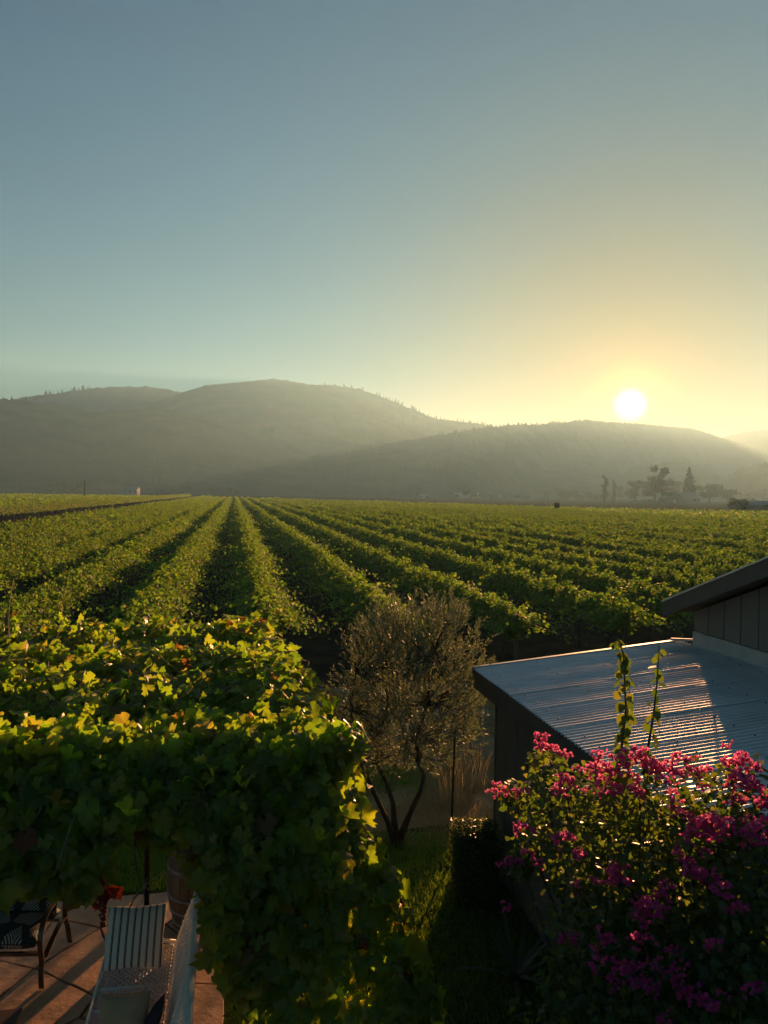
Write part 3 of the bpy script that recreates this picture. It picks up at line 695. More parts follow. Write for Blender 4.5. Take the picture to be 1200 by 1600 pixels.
far_tree('oak_tree', 918, 792, 768, 44, 773, 'bush', 'hedge-like hazy trees left of the slim pair')
for px, tp, wp, lb in ((785, 772, 20, 'small hazy tree right of the long pale shed'), (815, 774, 26, 'low hazy tree clump under the middle of the sunlit ridge'), (968, 758, 26, 'hazy round tree between the slim pair and the eucalyptus'), (1165, 768, 34, 'hazy trees on the knoll foot above the low farmhouse'), (1190, 760, 30, 'hazy tree above the bush at the right edge')):
    far_tree('oak_tree', px, 795, tp, wp, 900, 'round', lb, n_=1000)
far_tree('bush', 1156, 799, 776, 38, 215, 'bush', 'dark round bush left of the low farmhouse', 'bush', n_=1800)
far_tree('bush', 1200, 799, 774, 22, 212, 'bush', 'dark bush cut by the right edge of the view', 'bush')
far_tree('bush', 1020, 797, 781, 36, 560, 'bush', 'low dark bush left of the far barn', 'bush')
far_tree('oak_tree', 735, 783, 763, 34, 833, 'round', 'hazy tree above the long pale shed')
far_tree('oak_tree', 756, 783, 768, 22, 825, 'bush', 'hazy tree at the right end of the long pale shed')
far_tree('oak_tree', 709, 783, 770, 18, 833, 'bush', 'small hazy tree left of the long pale shed')
far_tree('oak_tree', 96, 769, 749, 38, 773, 'bush', 'large dark far tree clump left of the utility pole', n_=2200)
far_tree('oak_tree', 118, 769, 752, 26, 781, 'bush', 'dark far tree touching the utility pole', n_=1600)
far_tree('oak_tree', 72, 766, 740, 20, 1041, 'round', 'far tree standing above the pale field')
for i, (px, tp, wp, lb) in enumerate(((196, 761, 10, 'tiny bush below the far white house'), (268, 762, 16, 'left one of two far bushes in the pale field'), (297, 761, 18, 'right one of two far bushes in the pale field'), (330, 759, 34, 'far tree clump above the end of the bare lane'), (365, 761, 30, 'far tree clump right of the end of the bare lane'))):
    far_tree('bush', px, 769, tp, wp, 900, 'bush', lb, 'bush', n_=500)

def house(name, px, py_base, Y, width, depth, hw, hr, label, ridge_along=True, mats=('house_wall', 'house_roof'), cat='building', door=True, wins=2):
    b = at(px, py_base, Y); b.z = 0; e = empty(name, b, label, cat)
    X = Vector((1, 0, 0)); Yv = Vector((0, 1, 0)); o = b - X * width / 2
    mb = MB()
    if ridge_along:
        mb.box(o, X * width, Yv * depth, K * hw)
        mb.prism([o + K * hw, o + Yv * depth + K * hw, o + Yv * depth / 2 + K * (hw + hr)], X * width)
        e1 = [(o - Yv * .4 + K * (hw - .15) - X * .4, o + Yv * depth / 2 + K * (hw + hr + .1) - X * .4), (o + Yv * (depth + .4) + K * (hw - .15) - X * .4, o + Yv * depth / 2 + K * (hw + hr + .1) - X * .4)]
        ext = X * (width + .8)
    else:
        mb.box(o, X * width, Yv * depth, K * hw)
        mb.prism([o + K * hw, o + X * width / 2 + K * (hw + hr), o + X * width + K * hw], Yv * depth)
        e1 = [(o - X * .4 + K * (hw - .15) - Yv * .4, o + X * width / 2 + K * (hw + hr + .1) - Yv * .4), (o + X * (width + .4) + K * (hw - .15) - Yv * .4, o + X * width / 2 + K * (hw + hr + .1) - Yv * .4)]
        ext = Yv * (depth + .8)
    mb.build('wall', M[mats[0]], e)
    mb = MB()
    for a_, c in e1: mb.prism([a_, c, c + K * .18, a_ + K * .18], ext)
    mb.build('roof', M[mats[1]], e)
    if door: mb = MB(); mb.box(b - X * 1.3 - Yv * .06, X * 2.2, Yv * .05, K * min(hw * .8, 2.6)); mb.build('door', M['white_paint'], e)
    for i in range(wins):
        mb = MB(); mb.box(o + X * (width * (.15 + .7 * i / max(wins - 1, 1))) - Yv * .06 + K * hw * .4 - X * .6, X * 1.2, Yv * .05, K * hw * .38); mb.build('window', M['dark_glass'], e)
    return e
house('barn', 1054, 796, 620, 13, 18, 4.6, 5.2, 'far gabled barn with a pale doorway below the conifer', False, cat='barn', wins=0)
house('shed', 1074, 796, 624, 17, 18, 4.2, 4.8, 'long pale-roofed shed joined to the far gabled barn', True, cat='shed', door=False)
house('farmhouse', 1180, 799, 216, 9, 7, 2.6, 1.0, 'low dark farmhouse between two bushes at the right edge', True, door=False)
house('shed', 730, 783, 1000, 33, 14, 4.2, 2.4, 'long pale shed under the hazy trees', True, ('white_paint', 'white_paint'), 'shed', False, 0)
house('house', 203, 764, 640, 12, 8, 5, 2.2, 'tiny white house under the left hills', True, ('white_paint', 'house_roof'), 'house', False, 3)
house('house', 662, 778, 700, 7, 6, 3, 1.4, 'tiny pale house left of the long pale shed', True, ('white_paint', 'house_roof'), 'house', False, 2)
def pole(px, pyb, pyt, Y, label, arms=True, r_=.14):
    b = at(px, pyb, Y); b.z = 0; h = at(px, pyt, Y).z; e = empty('utility_pole', b, label, 'utility pole', 'utility poles on the valley floor')
    mb = MB(); mb.tube([b, b + K * h], [r_ * 1.15, r_], 8); mb.build('shaft', M['bark'], e)
    if arms: mb = MB(); mb.bar(b + K * (h - .6) - Vector((1.1, .16, 0)), b + K * (h - .6) + Vector((1.1, -.16, 0)), .12, .14); mb.build('crossarm', M['bark'], e)
pole(132, 772, 751, 330, 'dark utility pole beside the far left tree clump', False, .26)
pole(851, 789, 769, 430, 'thin pole, left of the pair beyond the tank')
pole(855, 789, 769, 440, 'thin pole, right of the pair beyond the tank')
pole(1176, 799, 778, 260, 'short pole with crossarm above the low farmhouse')
# dark rounded tank on a pale post
b = at(870, 801, 165); b.z = 0; e = empty('tank', b, 'dark rounded tank on a pale post standing above the vines', 'tank')
zt = at(870, 785.5, 165).z; zb = at(870, 794.5, 165).z
mb = MB(); mb.lathe(b, [(.12, zb), (.42, zb + .12), (.60, zb + .5), (.63, zt - .25), (.55, zt)], 20); mb.build('vessel', M['bronze'], e)
mb = MB(); mb.tube([b, b + K * (zb + .02)], .10, 8); mb.build('post', M['white_paint'], e)
mb = MB(); mb.lathe(b, [(.57, zt), (.57, zt + .06)], 20); mb.build('rim', M['black_metal'], e)

# ================================================================== PATIO
PQ0, PQ1, PD0, PD1 = -5.2, -.05, 3.6, 8.72
tag(sheet('patio', qdpoly([(PQ0, PD0), (PQ1, PD0), (PQ1, PD1), (PQ0, PD1)]), .024, M['joint']), 'flagstone patio of large tan stones', kind='structure')
patio = bpy.data.objects['patio']
def clip_poly(poly, a, b, c):                    # keep a*x+b*y<=c
    o = []
    for i in range(len(poly)):
        p, q_ = poly[i], poly[(i + 1) % len(poly)]; dp = a * p[0] + b * p[1] - c; dq = a * q_[0] + b * q_[1] - c
        if dp <= 0: o.append(p)
        if dp * dq < 0: t = dp / (dp - dq); o.append((p[0] + t * (q_[0] - p[0]), p[1] + t * (q_[1] - p[1])))
    return o
rs = random.Random(21); seeds = []
while len(seeds) < 46:
    s = (rs.uniform(PQ0, PQ1), rs.uniform(PD0, PD1))
    if all(math.hypot(s[0] - t[0], s[1] - t[1]) > .46 for t in seeds): seeds.append(s)
for s in seeds:
    poly = [(PQ0, PD0), (PQ1, PD0), (PQ1, PD1), (PQ0, PD1)]
    for t in seeds:
        if t is s: continue
        dx, dy = t[0] - s[0], t[1] - s[1]; L = math.hypot(dx, dy)
        poly = clip_poly(poly, dx / L, dy / L, (dx * (s[0] + t[0]) + dy * (s[1] + t[1])) / 2 / L - .009)
        if len(poly) < 3: break
    if len(poly) < 3: continue
    # slightly ragged edges
    pts = []
    for i in range(len(poly)):
        a_, b_ = poly[i], poly[(i + 1) % len(poly)]; L = math.hypot(b_[0] - a_[0], b_[1] - a_[1]); n_ = max(int(L / .12), 1)
        for k in range(n_):
            t = k / n_; j = (0 if k == 0 else rs.uniform(-.008, .005)); nx, ny = -(b_[1] - a_[1]) / max(L, 1e-6), (b_[0] - a_[0]) / max(L, 1e-6)
            pts.append((a_[0] + t * (b_[0] - a_[0]) + nx * j * -1, a_[1] + t * (b_[1] - a_[1]) + ny * j * -1))
    z1 = .046 + rs.uniform(-.004, .005); cxx, cyy = s
    mb = MB(); n_ = len(pts)
    top = [W(cxx + (q - cxx) * .985, cyy + (d_ - cyy) * .985, z1) for q, d_ in pts]; low = [W(q, d_, z1 - .008) for q, d_ in pts]; bot = [W(q, d_, .02) for q, d_ in pts]
    mb.add(top + low + bot, [tuple(range(n_))] + [(n_ + i, n_ + (i + 1) % n_, (i + 1) % n_, i) for i in range(n_)] + [(2 * n_ + i, 2 * n_ + (i + 1) % n_, n_ + (i + 1) % n_, n_ + i) for i in range(n_)])
    mb.build('flagstone', M['stone'], patio)

# ================================================================== GRASS
def blades(name, label, mat, n_, sampler, h, lean=.5, width=1.0):
    pos = np.array([sampler() for _ in range(n_)]); up = np.zeros((n_, 3)); up[:, 2] = 1; up += RNG.normal(0, lean, (n_, 3)) * np.array([1, 1, .1])
    v, f = scatter(BLADE_V * np.array([width, 1, 1]), BLADE_F3, pos, RNG.normal(0, 1, (n_, 3)) * np.array([1, 1, .15]), up, h * RNG.uniform(.5, 1.4, n_))
    return tag(obj(name, np_mesh(name, v, f), M[mat]), label, kind='stuff')
def in_poly(x, y, poly):
    c = False
    for i in range(len(poly)):
        (x1, y1), (x2, y2) = poly[i], poly[i - 1]
        if (y1 > y) != (y2 > y) and x < (x2 - x1) * (y - y1) / (y2 - y1) + x1: c = not c
    return c
def lawn_spot():
    while True:
        if random.random() < .45: x, y = random.uniform(-4.2, -1.0), random.uniform(8.4, 11.0)
        else: x, y = random.uniform(-.7, 2.0), random.uniform(5.2, 10)
        q, d_ = qd((x, y, 0))
        if in_poly(x, y, LAWN) and not (PQ0 < q < PQ1 and PD0 < d_ < PD1 + .03) and noise.noise(Vector((x * 2, y * 2, 0))) + random.random() > .1: return (x, y, .016)
blades('grass', 'short green lawn grass around the patio', 'grass', 75000, lawn_spot, .065, .55, 1.1)
def dry_spot():
    while True:
        x, y = random.uniform(-1.3, 2.6), random.uniform(9.6, 17.5)
        if noise.noise(Vector((x * 1.3, y * 1.3, 4))) + .35 * random.random() > .05: return (x, y, .010)
blades('dry_grass', 'thin dry straw on the headland behind the olive tree', 'straw', 42000, dry_spot, .10, 1.0, .6)
def green_spot():
    while True:
        x, y = random.gauss(-.1, .55), random.gauss(12.0, .35)
        return (x, y, .010)
blades('weeds', 'green weed patch on the headland behind the olive tree', 'grass', 3500, green_spot, .10, .6)
def weed_spot():
    c = random.choice([(1.42, 11.6), (1.25, 12.4), (1.0, 11.0)]); return (c[0] + random.gauss(0, .12), c[1] + random.gauss(0, .12), .01)
blades('dry_weeds', 'tall dry weed stalks beside the barn corner', 'straw', 260, weed_spot, .55, .28, .16)

# ================================================================== PERGOLA
PG = (-4.1, .62, 5.65, 10.6)
perg = empty('pergola', W(.2, 5.8), 'dark timber pergola carrying the grapevine over the patio', 'pergola')
for q, d_ in ((.2, 5.85), (.2, 10.3), (-3.9, 5.85), (-3.9, 10.3)):
    mb = MB(); mb.box(W(q - .06, d_ - .06, .02), P * .12, D * .12, K * 2.34); bevel(mb.build('post', M['timber'], perg), .006)
for d_ in (5.85, 8.1, 10.3):
    mb = MB(); mb.box(W(-4.1, d_ - .04, 2.36), P * 4.7, D * .08, K * .15); bevel(mb.build('beam', M['timber'], perg), .005)
for i in range(9):
    q = -3.95 + i * .55; mb = MB(); mb.box(W(q, 5.45, 2.512), P * .05, D * 5.2, K * .11); bevel(mb.build('rafter', M['timber'], perg), .004)
for i in range(4):
    for j in range(2 if i > 1 else 1):
        mb = MB(); mb.box(W(-4.0 + i * 1.14, 5.9 + j * 2.3, 2.626), P * 1.10, D * 2.0, K * .012); mb.build('roof_panel', M['panel'], perg)
pl = on_z(229, 1425, .05)
lamp = empty('metal_post', pl, 'thin black metal post standing behind the striped pillow', 'post')
mb = MB(); mb.tube([pl, pl + K * 2.32], .028, 10); mb.build('shaft', M['black_metal'], lamp)
mb = MB(); mb.lathe(pl, [(.09, -.004), (.09, .012), (.035, .03), (.03, .05)], 14); mb.build('base_plate', M['black_metal'], lamp)

# ================================================================== GRAPEVINE ON THE PERGOLA
vine = empty('grapevine', W(.25, 5.7), 'large leafy grapevine spilling over the pergola, leaves turning yellow', 'grapevine')
LP, LN, LT_, LS, LO = [], [], [], [], []          # leaf position, normal, tip, size, openness to view
def leaf(p, n_, t, s, o): LP.append(p); LN.append(n_); LT_.append(t); LS.append(s); LO.append(o)
rg = random.Random(5)
def jit(s): return Vector((rg.gauss(0, s), rg.gauss(0, s), rg.gauss(0, s)))
def mound(q, d_):
    return .17 * noise.noise(Vector((q * 1.3, d_ * 1.1, 3))) + .10 * noise.noise(Vector((q * 3.1, d_ * 2.9, 8)))
n_top = 0
while n_top < 5400:
    q = rg.uniform(-4.2, .85); d_ = rg.uniform(5.35, 10.75)
    dm = interp([(-4, 8.3), (-2.7, 8.8), (-1.7, 10.2), (.5, 10.4)], q); qm = .88 - .085 * (d_ - 5.4)
    if d_ > dm + .25 * noise.noise(Vector((q * 2, 3, 1))) or q > qm: continue
    edge = min(q + 4.3, qm + .05 - q, d_ - 5.25, dm + .1 - d_)
    if noise.noise(Vector((q * 1.1, d_ * .9, 40))) < -.40 and rg.random() < .8: continue
    sh = max(0, (6.9 - d_) / 1.5); z = 2.78 + mound(q, d_) - .42 * sh * sh - max(0, .35 - edge) * .5 + rg.uniform(-.10, .09)
    nrm_ = Vector((0, 0, 1)) + jit(.45) - D * rg.uniform(-.1, .5)
    leaf(W(q, d_, z), nrm_, -D * rg.uniform(.1, 1) + jit(.6) - K * .25, rg.uniform(.075, .16), 1.0 if z > 2.7 + mound(q, d_) else .4); n_top += 1
for i in range(70):                              # upright shoots on top, each with a run of small leaves
    q = rg.uniform(-3.8, .3); d_ = rg.uniform(5.5, 8.6 if q < -2.6 else 10.1); b = W(q, d_, 2.7 + mound(q, d_)); v = (K + jit(.5)).normalized(); L = rg.uniform(.15, .38)
    for k in range(7):
        leaf(b + v * L * k / 6, jit(.7) + SUN * .3, jit(.8) + v * .4, .13 - .010 * k, .8)
for i in range(75):                              # shoots arching forward over the front edge
    q = rg.uniform(-3.6, .6); b = W(q, rg.uniform(5.5, 6.1), 2.66 + mound(q, 5.8)); L = rg.uniform(.3, .75); hz_ = rg.uniform(.02, .22); sd_ = rg.uniform(-.3, .3)
    for k in range(9):
        t = k / 8; p = b - D * (L * t) + P * (sd_ * t) + K * (hz_ * 4 * t * (1 - t) - .28 * t * t)
        leaf(p + jit(.03), jit(.6) + K * .5 - D * .3, jit(.6) - D * .5 - K * .4, rg.uniform(.08, .15) * (1.1 - .4 * t), .9)
CURT = [(-300, 1405), (60, 1392), (125, 1398), (150, 1370), (168, 1325), (200, 1305), (275, 1295), (300, 1330), (322, 1420), (340, 1510), (375, 1610), (410, 2200), (620, 2200)]
n_c = 0
while n_c < 3400:
    q = rg.uniform(-3.6, .75); z = rg.uniform(1.2, 2.85); d_ = 5.40 + rg.gauss(0, .13) - .20 * math.sin((2.8 - z) * 2.2) + .5 * max(0, z - 2.35) + .16 * noise.noise(Vector((q * 1.7, z * 1.7, 9)))
    p = W(q, d_, z); px, py, _ = project(p)
    if py > interp(CURT, px) - 10 + 26 * noise.noise(Vector((px * .02, 1, 0))): continue
    if px > 500 + (py - 1100) * .25: continue
    leaf(p, -D + K * rg.uniform(.0, .8) + jit(.4), -K + jit(.45) - D * .2, rg.uniform(.085, .185), 1 - (d_ - 5.0)); n_c += 1
RIGHT = [(1040, 430), (1070, 500), (1100, 535), (1130, 560), (1160, 552), (1200, 535), (1250, 548), (1300, 580), (1350, 612), (1400, 628), (1450, 640), (1500, 655), (1535, 690), (1570, 680), (1620, 640), (1760, 640)]
LEFT = [(1040, 300), (1250, 320), (1400, 335), (1500, 350), (1600, 385), (1760, 410)]
n_k = 0
while n_k < 1950:
    py = rg.uniform(1085, 1760); a_ = rg.uniform(-.05, math.pi + .3); rad = rg.uniform(.80, 1.06)
    l, r_ = interp(LEFT, py), interp(RIGHT, py) + 14 * noise.noise(Vector((py * .03, 2, 5)))
    px = (l + r_) / 2 + (r_ - l) / 2 * math.cos(a_) * rad; Yd = 5.60 - .42 * math.sin(a_) * rad - .25 * max(0, (py - 1300) / 300)
    p = at(px, py, Yd)
    if p.z < .08 or p.z > 2.85: continue
    on = Vector((math.cos(a_), -math.sin(a_), .25))
    leaf(p, on + jit(.5) + K * .2, -K * .9 + on * .3 + jit(.5), rg.uniform(.075, .17), rad + .1); n_k += 1
n_r = 0
while n_r < 1200:                                 # right-hand edge hanging over
    d_ = rg.uniform(5.5, 10.3); z = rg.uniform(2.2, 2.75); q = .74 - .085 * (d_ - 5.4) + rg.gauss(0, .10) + .1 * noise.noise(Vector((d_ * 2, z, 1)))
    leaf(W(q, d_, z), P + K * .4 + jit(.5), -K + P * .4 + jit(.4), rg.uniform(.10, .18), .8); n_r += 1
LP_, LN_, LT2, LS_ = (np.array([tuple(v) for v in a_]) if i < 3 else np.array(a_) for i, a_ in enumerate((LP, LN, LT_, LS)))
score = np.zeros(len(LP))
for i, p in enumerate(LP):
    px, py, w_ = project(p)
    score[i] = LS[i] / w_ * max(LO[i], .1) if (0 < px < 1200 and 900 < py < 1600 and w_ > 1) else 0
order = np.argsort(-score); single = order[:300]; rest = order[300:]
LEAF_ME = []
for i, (tv, tf) in enumerate(GRAPE):
    me = np_mesh('grape_leaf', tv, tf, True); me.materials.append(M['grape_leaf']); LEAF_ME.append(me)
fr_ = frames(LN_[single], LT2[single])
for k, i in enumerate(single):
    o = bpy.data.objects.new('leaf', LEAF_ME[k % 7]); put(o, vine)
    mm = Matrix(fr_[k].tolist()).transposed().to_4x4(); mm = mm @ Matrix.Diagonal((LS[i] * rg.uniform(.78, 1.15), LS[i], LS[i] * rg.uniform(.6, 1.5), 1)); mm.translation = Vector(LP[i]) - vine.location; o.matrix_local = mm
parts = []
for k in range(6):
    sel = rest[k::6]; parts.append(scatter(*GRAPE_S[k], LP_[sel], LN_[sel], LT2[sel], LS_[sel]))
v, f = join_v(parts); o = obj('foliage', np_mesh('foliage', v, f, True), M['grape_leaf'], vine); o['kind'] = 'stuff'
for i in range(3):
    mb = MB(); b = W(.3 - .08 * i, 5.72 + .06 * i, 0); mb.tube([b + Vector((.06 * math.sin(k * 1.7 + i * 2), .05 * math.cos(k * 1.3 + i), 2.6 * k / 7)) for k in range(8)], [.05, .045, .04, .036, .034, .03, .028, .022], 8); mb.build('trunk', M['bark'], vine)
for i in range(26):                              # woody canes over the top and in the curtain
    q = rg.uniform(-3.5, .6); d_ = rg.uniform(5.5, 8); mb = MB(); a_ = rg.uniform(-.6, .6)
    mb.tube([W(q + a_ * k * .12, d_ + k * .12, 2.68 + mound(q, d_) + .05 * math.sin(k + i)) for k in range(7)], .008, 5); mb.build('cane', M['cane'], vine)
for i in range(22):
    q = rg.uniform(-3.2, .4); L = rg.uniform(.3, .7); mb = MB()
    mb.tube([W(q + .04 * math.sin(k * .9 + i), 5.22 + .05 * math.sin(k + i * 3), 2.55 - L * k / 5) for k in range(6)], .005, 5); mb.build('cane', M['cane'], vine)
M['dry_stem'] = surf('dry_stem', [(0.3, (.22, .16, .09)), (0.7, (.40, .32, .20))], 20, .8, bump=0)
for i in range(70):
    if i % 3: q = rg.uniform(-3.4, .6); d_ = rg.uniform(5.5, 8.4); b = W(q, d_, 2.74 + mound(q, d_) - .42 * max(0, (6.9 - d_) / 1.5) ** 2); v0 = K * .8 + jit(.6)
    else: q = rg.uniform(-3.2, .7); b = W(q, 5.12 + rg.uniform(-.05, .1), rg.uniform(1.9, 2.55)); v0 = -D * .35 + jit(.5)
    L = rg.uniform(.12, .34); cv = jit(.5); mb = MB()
    mb.tube([b + v0 * (L * k / 5) + cv * (L * (k / 5) ** 2 * .8) - K * (.1 * (k / 5) ** 2) for k in range(6)], [.0045, .004, .0036, .003, .0026, .002], 4); mb.build('tendril', M['dry_stem'], vine)
# red grape bunch on the front edge
sph = MB(); sph.lathe((0, 0, 0), [(.003, -.0115), (.008, -.008), (.0112, 0), (.008, .008), (.003, .0115)], 8)
bun = MB()
cb = at(161, 1428, 5.25)
for i in range(46):
    t = i / 46; a_ = i * 2.4; r_ = .030 * (1 - .55 * t) * rg.uniform(.5, 1)
    c = cb + Vector((r_ * math.cos(a_), r_ * math.sin(a_), .10 - .19 * t + rg.uniform(-.01, .01)))
    bun.add([Vector(q) + c for q in sph.v], sph.f, True)
M['red_grape'] = surf('red_grape', [(.3, (.12, .012, .012)), (.7, (.22, .03, .02))], 20, .35, bump=0)
o = bun.build('grape_bunch', M['red_grape'], vine); o['label'] = 'red grape bunch hanging above the settee'
pv = np.array([tuple(cb + Vector((rg.uniform(-.05, .05), rg.uniform(-.04, .04), .12 + rg.uniform(0, .16)))) for _ in range(9)])
v, f = scatter(*GRAPE_S[0], pv, rvec(9, .4) - np.array(tuple(D)), rvec(9, .3) - np.array([0, 0, 1.]), RNG.uniform(.08, .13, 9)); o = obj('red_leaves', np_mesh('red_leaves', v, f), M['red_leaf'], vine); o['label'] = 'reddened leaves above the grape bunch'; o['kind'] = 'stuff'

# ================================================================== OLIVE TREE
ob = on_z(618, 1322); OY = ob.y
olive = empty('olive_tree', ob, 'feathery grey-green olive tree with forked trunk behind the patio', 'tree')
stems = [[(619, 1324), (606, 1285), (585, 1240), (567, 1200), (556, 1160), (548, 1110), (556, 1050)],
         [(619, 1322), (614, 1255), (603, 1220), (588, 1192), (592, 1150), (606, 1100), (600, 1040)],
         [(620, 1322), (640, 1272), (657, 1236), (663, 1212), (653, 1190), (650, 1155), (668, 1100), (672, 1030)]]
yo = [-.10, .18, .02]; nodes = []
for s, y in zip(stems, yo):
    pts = [at(px, py, OY + y * min(1, i / 2)) for i, (px, py) in enumerate(s)]
    rr = np.linspace(.038, .010, len(pts)); rr[0] = .055
    mb = MB(); mb.tube(pts, list(rr), 8); mb.build('stem', M['bark'], olive); nodes += pts[3:]
mb = MB(); mb.tube([ob - K * .02, ob + K * .06, ob + K * .2], [.10, .07, .045], 9); mb.build('trunk', M['bark'], olive)
OT = [(920, 8), (935, 45), (960, 72), (1000, 95), (1050, 108), (1100, 112), (1150, 105), (1200, 90), (1235, 60), (1260, 20)]
OCX = [(920, 650), (1000, 652), (1100, 640), (1200, 625), (1260, 615)]
LPo, LTo = [], []; brm = MB()
ro = random.Random(3)
for i in range(1150):
    py = 958 + 236 * ro.random() ** .9; hw = interp(OT, py); rad = ro.random() ** .5; a_ = ro.uniform(0, 2 * math.pi)
    px = interp(OCX, py) + hw * rad * math.cos(a_); p = at(px, py, OY + hw / FPX * OY * rad * math.sin(a_))
    if noise.noise(Vector((p.x * 2.2, p.y * 2.2, p.z * 2.2))) < -.32: continue
    out_ = (p - at(640, 1150, OY)); out_.normalize(); dirn = (out_ * .9 + K * .5 + Vector((ro.gauss(0, .35), ro.gauss(0, .35), ro.gauss(0, .3)))).normalized()
    L = ro.uniform(.18, .42)
    if i % 4 == 0:
        nd = min(nodes, key=lambda n_: (n_ - p).length); brm.tube([nd, (nd + p) / 2 + Vector((ro.gauss(0, .05), ro.gauss(0, .05), .05)), p], [.012, .008, .004], 5)
    brm.tube([p, p + dirn * L], [.0035, .0015], 4, caps=False)
    for k in range(30):
        t = k / 29; side = dirn.cross(Vector((ro.gauss(0, 1), ro.gauss(0, 1), ro.gauss(0, 1)))).normalized()
        LPo.append(p + dirn * L * t); LTo.append(dirn * .8 + side * .8)
brm.build('branches', M['bark'], olive)
pos = np.array([tuple(p) for p in LPo]); tip = np.array([tuple(p) for p in LTo]); n_ = len(pos)
v, f = scatter(OLIVE_V, QUAD_F, pos, np.cross(tip, rvec(n_)), tip, RNG.uniform(.04, .068, n_))
obj('crown', np_mesh('crown', v, f), M['olive_leaf'], olive)
# stake beside it
s0 = on_z(703, 1356); s1 = at(711, 1143, s0.y + .05)
st = empty('garden_stake', s0, 'thin black stake between the olive tree and the clipped hedge', 'stake')
mb = MB(); mb.tube([s0 - K * .01, s1], [.014, .012], 8); mb.build('rod', M['black_metal'], st)
mb = MB(); mb.lathe(s1, [(.013, -.005), (.018, .004), (.014, .018), (.002, .024)], 8); mb.build('cap', M['black_metal'], st)

# ================================================================== CLIPPED HEDGE
hb = on_z(742, 1402); hb.z = 0
hedge = empty('hedge', hb, 'small clipped boxwood hedge at the corner of the barn', 'hedge')
g = np.random.default_rng(9); pos = []; nr = []
hw, hd, hh = .25, .28, .80
for i in range(5200):
    f_ = g.integers(0, 5); a_, b_ = g.uniform(-1, 1, 2)
    if f_ < 2: d = ((hw * a_, hd * b_, hh), (0, 0, 1))
    elif f_ == 2: d = ((hw * a_, -hd, hh * (b_ + 1) / 2), (0, -1, 0))
    elif f_ == 3: d = ((hw, hd * a_, hh * (b_ + 1) / 2), (1, 0, 0))
    else: d = ((-hw, hd * a_, hh * (b_ + 1) / 2), (-1, 0, 0))
    p = np.array(d[0]); rr = max(abs(p[0]) / hw, abs(p[1]) / hd); p[2] -= .06 * rr ** 4 * (p[2] / hh)
    pos.append(p + g.normal(0, .018, 3) + np.array(hb)); nr.append(np.array(d[1]) + g.normal(0, .5, 3))
pos = np.array(pos); nr = np.array(nr); v, f = scatter(OVATE_V, SMALL_F, pos, nr, g.normal(0, 1, pos.shape) + np.array([0, 0, .4]), g.uniform(.022, .04, len(pos)))
o = obj('foliage', np_mesh('foliage', v, f), M['box_leaf'], hedge); o['kind'] = 'stuff'
mb = MB(); mb.box(hb + Vector((-hw * .9, -hd * .9, .02)), (hw * 1.8, 0, 0), (0, hd * 1.8, 0), (0, 0, hh * .92)); o = mb.build('twig_core', M['lawn'], hedge); bevel(o, .04)

# ================================================================== STRAP-LEAVED PLANT
yb = Vector((1.28, 7.0, 0)); yu = empty('strap_plant', yb, 'spiky strap-leaved plant against the barn wall', 'plant')
for i in range(16):
    a_ = i * 2.399; L = random.uniform(.5, .85); el = random.uniform(.5, 1.3); mb = MB()
    dx, dy = math.cos(a_), math.sin(a_); vs_ = []; n_ = 7
    for k in range(n_ + 1):
        t = k / n_; r_ = L * t * math.cos(el) * 1.1; z = L * (t * math.sin(el) - .45 * t * t * math.cos(el)) + .02; wd = .022 * (1 - t ** 3)
        c = yb + Vector((dx * r_, dy * r_, z)); vs_ += [c + Vector((-dy * wd, dx * wd, .006)), c + Vector((dy * wd, -dx * wd, .006))]
    mb.add(vs_, [(2 * k, 2 * k + 1, 2 * k + 3, 2 * k + 2) for k in range(n_)], True); mb.build('leaf', M['strap'], yu)

# ================================================================== BOUGAINVILLEA
bo = empty('bougainvillea', (1.55, 4.6, 0), 'tall bougainvillea shrub with magenta flowers in front of the barn', 'shrub')
BL = [(800, 1240, 5.4, .10), (850, 1195, 5.3, .13), (835, 1250, 5.2, .17), (885, 1235, 5.0, .22), (940, 1255, 4.8, .26), (1000, 1245, 4.6, .27), (1060, 1265, 4.5, .28), (1125, 1255, 4.45, .24), (1180, 1255, 4.35, .24),
      (880, 1320, 4.8, .28), (950, 1340, 4.6, .36), (1030, 1350, 4.4, .40), (1110, 1360, 4.3, .42), (1190, 1360, 4.25, .42), (830, 1320, 5.1, .14), (815, 1350, 5.1, .10),
      (930, 1440, 4.5, .36), (1010, 1460, 4.3, .44), (1100, 1470, 4.2, .48), (1190, 1480, 4.1, .5), (970, 1560, 4.3, .40), (1060, 1590, 4.1, .48), (1170, 1600, 4.0, .55), (900, 1530, 4.5, .22)]
blobs = [(at(px, py, Y), r_) for px, py, Y, r_ in BL]
blobs += [(Vector((x, y, z)), .5) for x in (1.3, 1.8, 2.2) for y in (4.3, 4.7) for z in (.5, 1.0)]
pos, nr = [], []
for c, r_ in blobs:
    n_ = int(3000 * r_ * r_ * .95) + 60
    d = unit(RNG.normal(0, 1, (n_, 3))); rad = RNG.uniform(.35, 1.12, (n_, 1)) ** .6
    rad *= np.array([1 + .28 * noise.noise(Vector(tuple(x * 2.4)) + c) for x in d])[:, None]
    pos.append(np.array(c) + d * rad * r_); nr.append(d * .6 + RNG.normal(0, .5, (n_, 3)) + np.array([0, 0, .5]))
pos = np.concatenate(pos); nr = np.concatenate(nr); n_ = len(pos)
tip = RNG.normal(0, .6, (n_, 3)) + nr * .4 + np.array([0, 0, -.25])
v, f = scatter(OVATE_V * np.array([1.25, 1, 1]), SMALL_F, pos, nr, tip, RNG.uniform(.035, .065, n_))
o = obj('foliage', np_mesh('foliage', v, f), M['boug_leaf'], bo); o['kind'] = 'stuff'
